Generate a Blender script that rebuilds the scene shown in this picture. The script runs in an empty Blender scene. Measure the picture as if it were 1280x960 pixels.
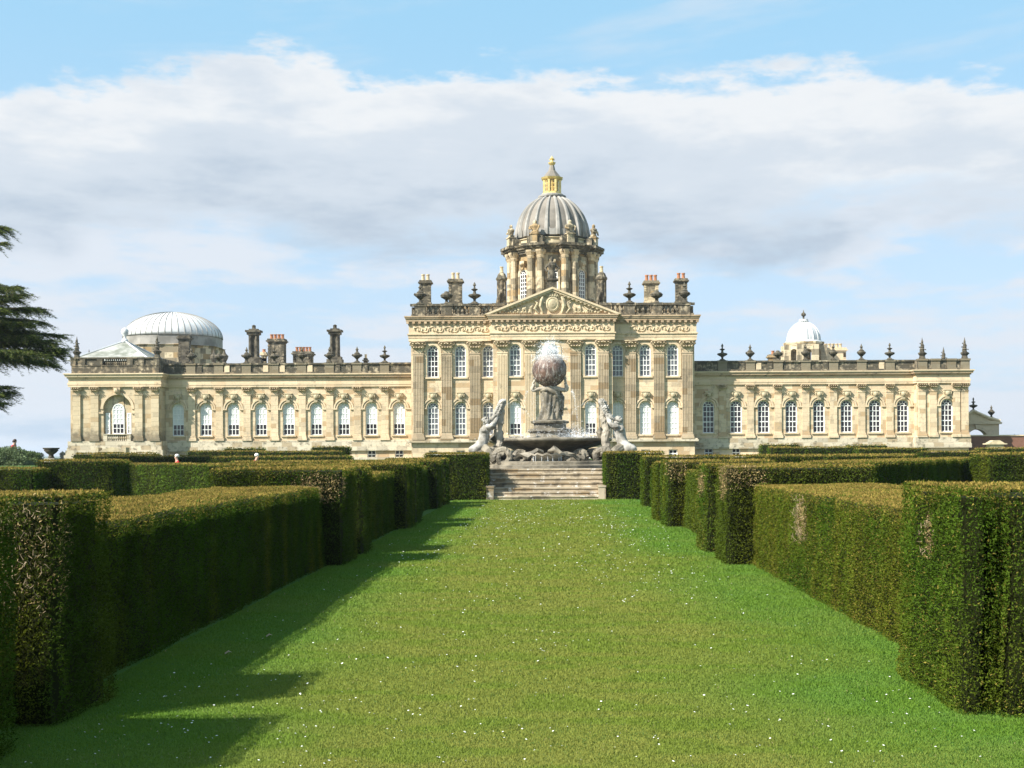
import bpy, bmesh, math, random
import numpy as np
from mathutils import Vector, Matrix, noise
random.seed(7); rng = np.random.default_rng(11)
S = bpy.context.scene; COL = S.collection
R = math.radians

# ------------------------------------------------------------ camera
F = 1500.0                      # focal length in photograph pixels (1280 wide)
CH = 2.0                        # eye height
cam_d = bpy.data.cameras.new('camera'); cam = bpy.data.objects.new('camera', cam_d); COL.objects.link(cam)
cam_d.sensor_width = 36; cam_d.lens = 36*F/1280
cam_d.shift_x = -45/1280; cam_d.shift_y = 85/1280
cam_d.clip_start = 0.1; cam_d.clip_end = 9000
cam.matrix_world = Matrix.Translation((0, 0, CH)) @ Matrix.Rotation(R(90), 4, 'X') @ Matrix.Rotation(R(-0.3), 4, 'Z')
S.camera = cam

# ------------------------------------------------------------ light and sky
SUN_AZ = 55.5; SUN_EL = 41.5    # shadows run to the right and a little away
sd = Vector((math.sin(R(SUN_AZ))*math.cos(R(SUN_EL)), math.cos(R(SUN_AZ))*math.cos(R(SUN_EL)), -math.sin(R(SUN_EL))))
sl = bpy.data.lights.new('sun', 'SUN'); sl.energy = 5.0; sl.angle = R(0.5); sl.color = (1, .95, .86)
so = bpy.data.objects.new('sun', sl); COL.objects.link(so); so.rotation_euler = sd.to_track_quat('-Z', 'Y').to_euler()
so.location = (-30, -20, 40)
S.view_settings.view_transform = 'Standard'; S.view_settings.look = 'None'
S.view_settings.exposure = 1.0; S.view_settings.gamma = 1

def N(nt, typ, **kw):
    n = nt.nodes.new(typ)
    for k, v in kw.items():
        if k.startswith('i_'):
            n.inputs[int(k[2:]) if k[2:].isdigit() else k[2:].replace('_', ' ')].default_value = v
        else: setattr(n, k, v)
    return n
class G:
    """tiny helper to chain math nodes"""
    def __init__(s, nt): s.nt = nt
    def put(s, sock, v):
        if isinstance(v, (int, float)): sock.default_value = v
        elif isinstance(v, tuple): sock.default_value = v if len(v) == len(sock.default_value) else (*v, 1)
        else: s.nt.links.new(v, sock)
    def m(s, op, a, b=0.0, c=0.0, clamp=False):
        n = s.nt.nodes.new('ShaderNodeMath'); n.operation = op; n.use_clamp = clamp
        s.put(n.inputs[0], a); s.put(n.inputs[1], b); s.put(n.inputs[2], c); return n.outputs[0]
    def ss(s, v, a, b, lo=0.0, hi=1.0):
        n = s.nt.nodes.new('ShaderNodeMapRange'); n.interpolation_type = 'SMOOTHSTEP'
        s.put(n.inputs[0], v); s.put(n.inputs[1], a); s.put(n.inputs[2], b); s.put(n.inputs[3], lo); s.put(n.inputs[4], hi); return n.outputs[0]
    def xyz(s, x, y, z):
        n = s.nt.nodes.new('ShaderNodeCombineXYZ')
        for i, v in enumerate((x, y, z)): s.put(n.inputs[i], v)
        return n.outputs[0]
    def noise(s, vec, scale, detail=4, rough=.5, dist=0.0):
        n = s.nt.nodes.new('ShaderNodeTexNoise'); s.put(n.inputs['Vector'], vec); n.inputs['Scale'].default_value = scale
        n.inputs['Detail'].default_value = detail; n.inputs['Roughness'].default_value = rough; n.inputs['Distortion'].default_value = dist
        return n.outputs['Fac']
    def mix(s, f, a, b, mode='MIX'):
        n = s.nt.nodes.new('ShaderNodeMix'); n.data_type = 'RGBA'; n.blend_type = mode
        s.put(n.inputs[0], f); s.put(n.inputs[6], a); s.put(n.inputs[7], b); return n.outputs[2]

w = bpy.data.worlds.new('World'); S.world = w; w.use_nodes = True
nt = w.node_tree; nt.nodes.clear(); g = G(nt)
SKY_STR = 0.11
sky = N(nt, 'ShaderNodeTexSky', sky_type='NISHITA', sun_disc=False)
sky.sun_elevation = R(SUN_EL); sky.sun_rotation = R(SUN_AZ+180)   # sun stands behind and left of the viewer
sky.air_density = 1.0; sky.dust_density = 1.6; sky.ozone_density = 1.2
tc = N(nt, 'ShaderNodeTexCoord'); sp = N(nt, 'ShaderNodeSeparateXYZ'); nt.links.new(tc.outputs['Generated'], sp.inputs[0])
dx, dy, dz = sp.outputs
az = g.m('ARCTAN2', dx, dy)
hl = g.m('MAXIMUM', g.m('SQRT', g.m('ADD', g.m('MULTIPLY', dx, dx), g.m('MULTIPLY', dy, dy))), 0.02)
v = g.m('MINIMUM', g.m('DIVIDE', dz, hl), 6.0)
vl = g.m('MULTIPLY', g.m('LOGARITHM', g.m('ADD', g.m('MAXIMUM', v, 0.0), 0.35), math.e), 0.65)
cv = g.xyz(az, g.m('MULTIPLY', vl, 2.2), 0.0)
n1 = g.noise(cv, 4.5, 6, .55, .3)
n2 = g.noise(g.xyz(g.m('ADD', az, 7.3), g.m('MULTIPLY', vl, 2.6), 1.7), 14, 6, .6)
n3 = g.noise(g.xyz(g.m('ADD', az, 3.1), g.m('MULTIPLY', vl, 4.2), 4.0), 3.2, 5, .55)
# height of the cloud ridge along the azimuth
rc = N(nt, 'ShaderNodeFloatCurve')
nt.links.new(g.m('ADD', g.m('MULTIPLY', az, 1.0), 0.5), rc.inputs[1])
c = rc.mapping.curves[0]
pts = [(0.0, .50), (.06, .52), (.12, .58), (.20, .68), (.30, .84), (.345, .76), (.45, .78), (.60, .74), (.75, .68), (.86, .56), (1.0, .50)]
c.points[0].location = pts[0]; c.points[1].location = pts[-1]
for p in pts[1:-1]: c.points.new(*p)
rc.mapping.update()
ridge = g.m('ADD', g.m('MULTIPLY', rc.outputs[0], 0.165), 0.195)
ridge = g.m('ADD', ridge, g.m('MULTIPLY', g.m('SUBTRACT', n2, .5), .085))
ridge = g.m('ADD', ridge, g.m('MULTIPLY', g.m('SUBTRACT', n1, .5), .065))
dep = g.m('SUBTRACT', ridge, v)                        # depth below the ridge
top = g.ss(g.m('ADD', dep, g.m('MULTIPLY', g.m('SUBTRACT', g.noise(cv, 38, 5, .6), .5), .022)), -.003, .017)
low = g.ss(g.m('ADD', v, g.m('MULTIPLY', g.m('SUBTRACT', n1, .5), .22)), .145, .205)
body = g.m('MULTIPLY', top, low)
mid = g.ss(g.m('ADD', g.m('MULTIPLY', n3, .55), g.m('MULTIPLY', n2, .45)), .41, .55, 0.0, .95)                     # loose low cloud patches
mid = g.m('MULTIPLY', mid, g.ss(v, .28, .2))
high = g.m('MULTIPLY', g.ss(g.noise(g.xyz(g.m('MULTIPLY', az, 1.2), g.m('ADD', g.m('MULTIPLY', vl, 7.0), g.m('MULTIPLY', az, -.7)), 2.0), 3.0, 5, .6), .47, .72, 0, .55), g.ss(v, .24, .32))
upper = g.m('MULTIPLY', g.ss(n3, .50, .62), g.ss(v, .45, .6))
shade = g.m('ADD', dep, g.m('MULTIPLY', g.m('SUBTRACT', n2, .5), .10))
shade = g.m('ADD', g.m('ADD', shade, g.m('MULTIPLY', g.m('SUBTRACT', n1, .5), .17)), g.m('MULTIPLY', g.m('SUBTRACT', n3, .5), .16))
k = 1/SKY_STR
def ck(r, gg, b, s=1.0): return (r*k*s, gg*k*s, b*k*s)
EXF = 0.50
c_white = ck(.88, .91, .94, EXF); c_mid = ck(.70, .775, .86, EXF); c_grey = ck(.50, .60, .72, EXF)
bodycol = g.mix(g.ss(shade, .0, .075), c_white, c_mid)
bodycol = g.mix(g.ss(shade, .07, .19), bodycol, c_grey)
clear = g.mix(g.ss(v, .05, .40), ck(.60, .77, .96, EXF), ck(.38, .72, .97, EXF))
clear = g.mix(g.ss(v, .0, .12), ck(.56, .72, .93, EXF), clear)
base = g.mix(.80, sky.outputs[0], clear)
colr = g.mix(mid, base, ck(.78, .84, .92, EXF))
colr = g.mix(high, colr, ck(.70, .80, .90, EXF))
colr = g.mix(upper, colr, c_mid)
colr = g.mix(body, colr, bodycol)
bg = N(nt, 'ShaderNodeBackground'); bg.inputs[1].default_value = SKY_STR
nt.links.new(colr, bg.inputs[0]); wo = N(nt, 'ShaderNodeOutputWorld'); nt.links.new(bg.outputs[0], wo.inputs[0])

# ------------------------------------------------------------ materials
def newmat(name):
    m = bpy.data.materials.new(name); m.use_nodes = True; nt = m.node_tree; nt.nodes.clear()
    b = N(nt, 'ShaderNodeBsdfPrincipled'); o = N(nt, 'ShaderNodeOutputMaterial'); nt.links.new(b.outputs[0], o.inputs[0])
    return m, nt, G(nt), b
def simple(name, col, rough=.7, metal=0, var=.25, scale=3.0, bump=.0, col2=None, spec=.3):
    m, nt, g, b = newmat(name)
    tc = N(nt, 'ShaderNodeTexCoord'); n = g.noise(tc.outputs['Object'], scale, 6, .6)
    c2 = col2 or tuple(max(0, x*(1-var)) for x in col)
    nt.links.new(g.mix(g.ss(n, .35, .65), c2, col), b.inputs['Base Color'])
    b.inputs['Roughness'].default_value = rough; b.inputs['Metallic'].default_value = metal
    b.inputs['Specular IOR Level'].default_value = spec
    if bump:
        bp = N(nt, 'ShaderNodeBump'); bp.inputs['Strength'].default_value = .6; bp.inputs['Distance'].default_value = bump
        nt.links.new(g.noise(tc.outputs['Object'], scale*4, 5, .6), bp.inputs['Height']); nt.links.new(bp.outputs[0], b.inputs['Normal'])
    return m
def ashlar(name, a, b_, dark, darkamt=.3, bw=1.0, bh=.42, joint=.012, patch=.35, lowz=None, streak=.5, db=.12):
    """coursed stone: blocks that differ in colour, joints, weather stains"""
    m, nt, g, b = newmat(name)
    tc = N(nt, 'ShaderNodeTexCoord'); sp = N(nt, 'ShaderNodeSeparateXYZ'); nt.links.new(tc.outputs['Object'], sp.inputs[0])
    x, y, z0_ = sp.outputs; oi = N(nt, 'ShaderNodeObjectInfo'); z = g.m('ADD', z0_, g.m('MULTIPLY', oi.outputs['Random'], 7.0)); u = g.m('ADD', g.m('ADD', x, y), g.m('MULTIPLY', oi.outputs['Random'], 43.0))
    br = N(nt, 'ShaderNodeTexBrick'); nt.links.new(g.xyz(u, z, 0.0), br.inputs['Vector'])
    br.inputs['Scale'].default_value = 1; br.inputs['Mortar Size'].default_value = joint; br.inputs['Mortar Smooth'].default_value = .3
    br.inputs['Brick Width'].default_value = bw; br.inputs['Row Height'].default_value = bh; br.inputs['Bias'].default_value = 0
    br.inputs['Color1'].default_value = (0, 0, 0, 1); br.inputs['Color2'].default_value = (1, 1, 1, 1); br.inputs['Mortar'].default_value = (.5, .5, .5, 1)
    sc = N(nt, 'ShaderNodeSeparateColor'); nt.links.new(br.outputs[0], sc.inputs[0]); bv = sc.outputs[0]
    n1 = g.noise(g.xyz(u, z, y), .22, 4, .6); n2 = g.noise(g.xyz(g.m('MULTIPLY', u, 1.6), g.m('MULTIPLY', z, .35), 3.0), 1.0, 6, .65)
    n3 = g.noise(g.xyz(u, z, y), 2.2, 6, .65)
    col = g.mix(g.ss(n1, .35, .65), a, b_)
    tan = tuple(p*q for p, q in zip(b_, (.72, .62, .50)))
    isb = g.ss(bv, .78, .80)                                   # single tan replacement blocks
    col = g.mix(g.m('MULTIPLY', isb, patch), col, tan)
    isd = g.ss(g.m('MULTIPLY', bv, g.ss(n1, .3, .7, .7, 1.3)), db, db-.04)
    col = g.mix(g.m('MULTIPLY', isd, patch*.8), col, tuple((.55 if db < .2 else .26)*q for q in a))
    st = g.m('MULTIPLY', g.ss(g.m('ADD', g.m('MULTIPLY', n2, streak), g.m('MULTIPLY', n3, 1-streak)), .62-darkamt*.35, .78-darkamt*.35), min(1, .45+darkamt))
    if lowz is not None:                                       # moss and damp creeping up from the base course
        st = g.m('MAXIMUM', st, g.m('MULTIPLY', g.ss(g.m('ADD', z0_, g.m('MULTIPLY', n3, -3.2)), lowz, lowz-1.6), .75))
    col = g.mix(st, col, dark)
    jm = g.m('SUBTRACT', 1.0, br.outputs['Fac'])
    col = g.mix(g.m('MULTIPLY', br.outputs['Fac'], .45), col, tuple(.4*q for q in a))
    nt.links.new(col, b.inputs['Base Color']); b.inputs['Roughness'].default_value = .9; b.inputs['Specular IOR Level'].default_value = .15
    bp = N(nt, 'ShaderNodeBump'); bp.inputs['Strength'].default_value = .7; bp.inputs['Distance'].default_value = .04
    nt.links.new(g.m('ADD', n3, g.m('MULTIPLY', jm, .5)), bp.inputs['Height']); nt.links.new(bp.outputs[0], b.inputs['Normal'])
    return m
M = {}
CREAM = (.68, .545, .37); CREAM2 = (.55, .43, .285); DK = (.085, .075, .055); DK2 = (.12, .105, .075)
M['wall'] = ashlar('limestone_wall', CREAM, CREAM2, (.30, .25, .18), .34, bw=1.25, bh=.5, patch=.7)
M['wallL'] = ashlar('weathered_limestone_wall', (.58, .48, .33), (.48, .385, .25), DK2, .18, lowz=3.6, bw=1.25, bh=.5, patch=.6)
M['plinth'] = ashlar('lichened_plinth_stone', (.62, .54, .41), (.48, .42, .31), DK2, .36, bw=1.1, bh=.5, patch=.7, streak=.3)
M['trim'] = ashlar('moulded_limestone', CREAM, (.58, .46, .31), DK2, .26, bw=1.6, bh=3.0, joint=.006, patch=.25)
M['dark'] = ashlar('sooty_parapet_stone', (.50, .42, .29), (.33, .27, .19), DK, .72, db=.3, bw=1.2, bh=.6, patch=.6, streak=.4)
M['grit'] = ashlar('sooty_drum_stone', (.60, .50, .34), (.46, .38, .25), DK, .40, bw=1.1, bh=.7, patch=1.0, db=.34)
M['pil'] = ashlar('brown_pilaster_stone', (.50, .395, .27), (.39, .31, .21), (.18, .15, .11), .28, bw=1.3, bh=.7, patch=.8)
M['corn'] = ashlar('shade_browned_cornice_stone', (.50, .37, .24), (.40, .29, .19), DK, .35, bw=1.4, bh=3.0, joint=.006, patch=.4)  # brown shade of the cornice underside is put into this stone colour
M['urn'] = simple('blackened_urn_stone', (.13, .112, .08), .9, var=.7, scale=2.0, bump=.03)
M['stone2'] = simple('pale_carved_stone', (.55, .46, .30), .9, var=.35, scale=1.3, bump=.03)
M['lead'] = simple('weathered_lead', (.35, .33, .30), .7, scale=.5, spec=.2, col2=(.20, .19, .17))
M['lead2'] = simple('bright_lead', (.60, .61, .61), .65, var=.2, scale=.4, spec=.4)
M['leadD'] = simple('stained_dome_lead', (.235, .208, .175), .7, scale=.45, col2=(.145, .13, .11), spec=.25)
M['slate'] = simple('mossy_slate', (.38, .38, .35), .85, scale=.7, col2=(.17, .18, .145))
M['gold'] = simple('gilded_metal', (.86, .66, .27), .45, metal=.3, var=.3, scale=2)
M['white'] = simple('white_window_paint', (.80, .80, .77), .5, var=.06, scale=3)
M['blind'] = simple('pale_window_blind', (.72, .73, .72), .9, var=.1, scale=.6)
M['pot'] = simple('terracotta_pot', (.50, .22, .11), .8, var=.4, scale=2.5)
M['potw'] = simple('buff_pot', (.62, .50, .32), .8, var=.3, scale=2.5)
M['brick'] = ashlar('red_brick', (.30, .15, .10), (.23, .12, .085), (.12, .08, .06), .25, bw=.24, bh=.085, patch=.4)
def glassmat(name, col, rough):
    m, nt, g, b = newmat(name)
    tc = N(nt, 'ShaderNodeTexCoord'); n = g.noise(tc.outputs['Object'], .9, 3)
    nt.links.new(g.mix(n, col, tuple(.5*x for x in col)), b.inputs['Base Color'])
    b.inputs['Roughness'].default_value = rough; b.inputs['Specular IOR Level'].default_value = .5
    bp = N(nt, 'ShaderNodeBump'); bp.inputs['Strength'].default_value = .15; bp.inputs['Distance'].default_value = .02
    nt.links.new(g.noise(tc.outputs['Object'], 1.5, 2), bp.inputs['Height']); nt.links.new(bp.outputs[0], b.inputs['Normal'])
    return m
M['glass'] = glassmat('dark_window_glass', (.035, .03, .035), .08)
M['glassg'] = glassmat('grey_window_glass', (.16, .17, .19), .12)
M['fount'] = simple('wet_fountain_stone', (.27, .235, .175), .55, scale=1.4, col2=(.10, .088, .066), bump=.05)
M['fount2'] = simple('pale_fountain_stone', (.46, .41, .33), .75, scale=1.2, col2=(.27, .24, .19), bump=.03)
M['statuew'] = simple('limewashed_statue_stone', (.44, .42, .38), .9, scale=2.6, col2=(.20, .185, .155), bump=.03)

def globemat():
    m, nt, g, b = newmat('wet_rusty_globe'); tc = N(nt, 'ShaderNodeTexCoord'); P = tc.outputs['Object']
    sp = N(nt, 'ShaderNodeSeparateXYZ'); nt.links.new(P, sp.inputs[0]); x, y, z = sp.outputs
    n1 = g.noise(P, 3.5, 6, .65); n2 = g.noise(g.xyz(g.m('MULTIPLY', x, 7), g.m('MULTIPLY', y, 7), g.m('MULTIPLY', z, 1.2)), 1.6, 5, .7)
    c = g.mix(g.ss(n1, .35, .65), (.06, .035, .028), (.19, .115, .085)); c = g.mix(g.ss(n2, .50, .66, 0, .8), c, (.46, .42, .37)); c = g.mix(g.ss(g.m('ADD', z, g.m('MULTIPLY', n1, .5)), .5, .95, 0, .75), c, (.36, .33, .30))
    nt.links.new(c, b.inputs['Base Color']); b.inputs['Roughness'].default_value = .55
    bp = N(nt, 'ShaderNodeBump'); bp.inputs['Distance'].default_value = .05; nt.links.new(n1, bp.inputs['Height']); nt.links.new(bp.outputs[0], b.inputs['Normal']); return m
M['globe'] = globemat()
M['steps'] = ashlar('fountain_step_stone', (.48, .40, .29), (.36, .30, .21), (.13, .11, .085), .42, bw=1.1, bh=2.0, joint=.012, patch=.8, streak=.4)
def lichen(m):
    nt = m.node_tree; g = G(nt); b = [n for n in nt.nodes if n.type == 'BSDF_PRINCIPLED'][0]; src = b.inputs['Base Color'].links[0].from_socket
    tc = N(nt, 'ShaderNodeTexCoord'); n = g.noise(tc.outputs['Object'], 3.0, 6, .7); n2 = g.noise(tc.outputs['Object'], .8, 2)
    nt.links.new(g.mix(g.m('MULTIPLY', g.ss(n, .56, .62), g.ss(n2, .45, .6, .1, .9)), src, (.70, .67, .62)), b.inputs['Base Color'])
lichen(M['steps'])

def leafmat(name, transl=.25, rough=.6):
    m = bpy.data.materials.new(name); m.use_nodes = True; nt = m.node_tree; nt.nodes.clear()
    at = N(nt, 'ShaderNodeAttribute', attribute_name='tint')
    b = N(nt, 'ShaderNodeBsdfPrincipled'); b.inputs['Roughness'].default_value = rough; b.inputs['Specular IOR Level'].default_value = .04
    t = N(nt, 'ShaderNodeBsdfTranslucent'); mx = N(nt, 'ShaderNodeMixShader'); mx.inputs[0].default_value = transl
    o = N(nt, 'ShaderNodeOutputMaterial')
    nt.links.new(at.outputs['Color'], b.inputs['Base Color']); nt.links.new(at.outputs['Color'], t.inputs[0])
    nt.links.new(b.outputs[0], mx.inputs[1]); nt.links.new(t.outputs[0], mx.inputs[2]); nt.links.new(mx.outputs[0], o.inputs[0])
    return m
M['leaf'] = leafmat('yew_leaves'); M['blade'] = leafmat('grass_leaves', .3, .55)
M['bark'] = simple('brown_bark', (.12, .09, .06), .9, scale=4, bump=.05)
M['twig'] = simple('bleached_twigs', (.50, .38, .24), .8, scale=6, var=.5)

# ------------------------------------------------------------ mesh helpers
class MB:
    def __init__(s): s.v = []; s.f = []; s.mi = []; s.cur = 0
    def add(s, vs, fs):
        o = len(s.v); s.v += [tuple(p) for p in vs]
        for f in fs: s.f.append(tuple(i+o for i in f)); s.mi.append(s.cur)
    def box(s, x0, x1, y0, y1, z0, z1, tx=0, ty=0):
        s.add([(x0, y0, z0), (x1, y0, z0), (x1, y1, z0), (x0, y1, z0), (x0+tx, y0+ty, z1), (x1-tx, y0+ty, z1), (x1-tx, y1-ty, z1), (x0+tx, y1-ty, z1)],
              [(0, 3, 2, 1), (4, 5, 6, 7), (0, 1, 5, 4), (1, 2, 6, 5), (2, 3, 7, 6), (3, 0, 4, 7)])
    def lathe(s, prof, cx=0, cy=0, z=0, n=12, sx=1, sy=1, ph=0, arc=None):
        """prof: list of (r, z)"""
        vs = []; a = arc or 2*math.pi; m = n if arc is None else n+1
        for r, h in prof:
            for i in range(m):
                t = ph+a*i/n; vs.append((cx+r*sx*math.cos(t), cy+r*sy*math.sin(t), z+h))
        fs = []
        for j in range(len(prof)-1):
            for i in range(n):
                i2 = (i+1) % m
                fs.append((j*m+i, j*m+i2, (j+1)*m+i2, (j+1)*m+i))
        if arc is None:
            fs.append(tuple(range(m-1, -1, -1))); fs.append(tuple((len(prof)-1)*m+i for i in range(m)))
        s.add(vs, fs)
    def tube(s, pts, rad, n=6):
        pts = [Vector(p) for p in pts]; k = len(pts); rs = rad if hasattr(rad, '__len__') else [rad]*k
        vs = []; up = Vector((0, 0, 1))
        prev = None
        for i, p in enumerate(pts):
            d = (pts[min(i+1, k-1)]-pts[max(i-1, 0)]).normalized()
            if prev is None:
                a = d.cross(up if abs(d.z) < .9 else Vector((1, 0, 0))).normalized()
            else: a = (prev-d*prev.dot(d)).normalized()
            prev = a; b = d.cross(a)
            for j in range(n):
                t = 2*math.pi*j/n; vs.append(p+a*(rs[i]*math.cos(t))+b*(rs[i]*math.sin(t)))
        fs = [(i*n+j, i*n+(j+1) % n, (i+1)*n+(j+1) % n, (i+1)*n+j) for i in range(k-1) for j in range(n)]
        fs.append(tuple(range(n-1, -1, -1))); fs.append(tuple((k-1)*n+j for j in range(n)))
        s.add(vs, fs)
    def prism(s, poly, y0, y1):
        """polygon in x,z pushed from y0 to y1"""
        n = len(poly); s.add([(x, y0, z) for x, z in poly]+[(x, y1, z) for x, z in poly],
            [tuple(range(n)), tuple(range(2*n-1, n-1, -1))]+[((i+1) % n, i, n+i, n+(i+1) % n) for i in range(n)])
    def arcband(s, cx, cz, r0, r1, y0, y1, a0=0, a1=math.pi, n=10):
        vs = []
        for i in range(n+1):
            t = a0+(a1-a0)*i/n; c_, s_ = math.cos(t), math.sin(t)
            vs += [(cx+r0*c_, y0, cz+r0*s_), (cx+r1*c_, y0, cz+r1*s_), (cx+r1*c_, y1, cz+r1*s_), (cx+r0*c_, y1, cz+r0*s_)]
        fs = []
        for i in range(n):
            for j in range(4): fs.append((4*i+j, 4*i+(j+1) % 4, 4*i+4+(j+1) % 4, 4*i+4+j))
        fs += [(3, 2, 1, 0), (4*n, 4*n+1, 4*n+2, 4*n+3)]
        s.add(vs, fs)
    def ball(s, c, r, n=8, m=6, sc=(1, 1, 1)):
        s.lathe([(max(.001, r*sc[0]*math.sin(math.pi*j/m)), -r*sc[2]*math.cos(math.pi*j/m)) for j in range(m+1)], c[0], c[1], c[2], n, 1, sc[1]/sc[0])
    def mesh(s, name, mats, smooth=False):
        me = bpy.data.meshes.new(name); me.from_pydata(s.v, [], s.f)
        for m in (mats if isinstance(mats, (list, tuple)) else [mats]): me.materials.append(m)
        me.polygons.foreach_set('material_index', s.mi)
        if smooth: me.polygons.foreach_set('use_smooth', [True]*len(s.f))
        bm = bmesh.new(); bm.from_mesh(me); bmesh.ops.recalc_face_normals(bm, faces=bm.faces); bm.to_mesh(me); bm.free()
        me.update(); return me
    def obj(s, name, mats, parent=None, loc=None, smooth=False):
        return put(name, s.mesh(name, mats, smooth), parent, loc)
def put(name, me, parent=None, loc=None, rz=0, scale=None):
    o = bpy.data.objects.new(name, me); COL.objects.link(o)
    if parent: o.parent = parent
    if loc: o.location = loc
    if rz: o.rotation_euler.z = rz
    if scale: o.scale = scale
    return o
def tag(o, label=None, cat=None, group=None, kind=None):
    for k_, v_ in (('label', label), ('category', cat), ('group', group), ('kind', kind)):
        if v_: o[k_] = v_
    return o
def thing(name, label, cat, loc=(0, 0, 0), group=None):
    o = bpy.data.objects.new(name, None); COL.objects.link(o); o.location = loc; o.empty_display_size = .3
    return tag(o, label, cat, group)
def PX(px, Y): return (px-685)*Y/F
def PZ(py, Y): return CH+(565-py)*Y/F
def fastmesh(name, verts, nper, tint, mat, extra=None):
    """verts (N*nper,3) as separate polygons; tint (N,3) per polygon"""
    n = len(verts)//nper; me = bpy.data.meshes.new(name)
    me.vertices.add(len(verts)); me.vertices.foreach_set('co', np.asarray(verts, np.float32).ravel())
    me.loops.add(n*nper); me.loops.foreach_set('vertex_index', np.arange(n*nper, dtype=np.int32))
    me.polygons.add(n); me.polygons.foreach_set('loop_start', np.arange(0, n*nper, nper, dtype=np.int32))
    me.update(calc_edges=True)
    at = me.attributes.new('tint', 'FLOAT_COLOR', 'FACE')
    at.data.foreach_set('color', np.concatenate([tint, np.ones((n, 1))], 1).astype(np.float32).ravel())
    me.materials.append(mat); return me

def vnoise(p, seed=0):
    """smooth value noise, p (N,3) -> 0..1"""
    p = np.asarray(p, float); i = np.floor(p).astype(np.int64); f = p-i; f = f*f*(3-2*f); out = np.zeros(len(p))
    for a in (0, 1):
        for b in (0, 1):
            for c_ in (0, 1):
                h = (i[:, 0]+a)*374761393+(i[:, 1]+b)*668265263+(i[:, 2]+c_)*2147483647+seed*1274126177
                h = (h ^ (h >> 13))*1274126177 & 0x7fffffff; h = (h ^ (h >> 16)) & 0xffff
                out += h/65535.*(f[:, 0] if a else 1-f[:, 0])*(f[:, 1] if b else 1-f[:, 1])*(f[:, 2] if c_ else 1-f[:, 2])
    return out

# ------------------------------------------------------------ ground
def terrain_z(x, y):
    t = min(1, max(0, (y-57)/2.0)); z = -0.03+1.30*t*t*(3-2*t)
    t = min(1, max(0, (y-170)/170)); z -= 9.5*t*t*(3-2*t)
    return z
def build_ground():
    ys = [-400, -60, -10, 0, 20, 40, 56, 57, 57.5, 58, 58.5, 59, 62, 90, 130, 165]+list(range(172, 345, 12))+[420, 700, 1500, 4000, 8000]
    xs = [-6000, -1500, -400, -120, -60, -30, 0, 30, 60, 120, 400, 1500, 6000]
    mb = MB(); vs = [(x, y, terrain_z(x, y)) for y in ys for x in xs]; n = len(xs)
    mb.add(vs, [(j*n+i, j*n+i+1, (j+1)*n+i+1, (j+1)*n+i) for j in range(len(ys)-1) for i in range(n-1)])
    m, nt, g, b = newmat('rough_grassland')
    tc = N(nt, 'ShaderNodeTexCoord'); n1 = g.noise(tc.outputs['Object'], .06, 6, .6); n2 = g.noise(tc.outputs['Object'], 5, 5, .7)
    c = g.mix(g.ss(n1, .35, .65), (.045, .10, .018), (.075, .115, .03)); c = g.mix(g.m('MULTIPLY', n2, .5), c, (.02, .05, .008))
    nt.links.new(c, b.inputs['Base Color']); b.inputs['Roughness'].default_value = .9; b.inputs['Specular IOR Level'].default_value = .1
    tag(mb.obj('ground', m, smooth=True), kind='structure')
    # mown lawn
    m, nt, g, b = newmat('mown_lawn')
    tc = N(nt, 'ShaderNodeTexCoord'); P = tc.outputs['Object']; sp = N(nt, 'ShaderNodeSeparateXYZ'); nt.links.new(P, sp.inputs[0]); x, y, z = sp.outputs
    n1 = g.noise(g.xyz(g.m('MULTIPLY', x, .5), y, 0.0), .5, 5, .6); n2 = g.noise(P, 3.0, 6, .7); n3 = g.noise(P, 40, 4, .7)
    n4 = g.noise(g.xyz(g.m('MULTIPLY', x, .35), y, 5.0), 2.2, 4, .6)
    edge = g.ss(g.m('ADD', g.m('ABSOLUTE', g.m('ADD', x, .25)), g.m('MULTIPLY', g.m('SUBTRACT', n1, .5), 1.6)), 1.5, 3.0)
    c = g.mix(g.ss(n1, .3, .7), (.105, .155, .024), (.155, .17, .04))
    c = g.mix(edge, c, (.07, .155, .026))
    c = g.mix(g.ss(n4, .5, .75, 0, .55), c, (.175, .15, .05))
    c = g.mix(g.ss(n2, .35, .75, 0, .55), c, (.05, .115, .014))
    c = g.mix(g.ss(n3, .4, .8, 0, .5), c, (.035, .075, .01))
    nt.links.new(c, b.inputs['Base Color']); b.inputs['Roughness'].default_value = .85; b.inputs['Specular IOR Level'].default_value = .12
    bp = N(nt, 'ShaderNodeBump'); bp.inputs['Strength'].default_value = .8; bp.inputs['Distance'].default_value = .03
    nt.links.new(g.m('ADD', n3, n2), bp.inputs['Height']); nt.links.new(bp.outputs[0], b.inputs['Normal'])
    mb = MB(); mb.box(-45, 45, -30, 56.5, -.2, 0.0); tag(mb.obj('lawn', m), kind='structure')
build_ground()

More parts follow.
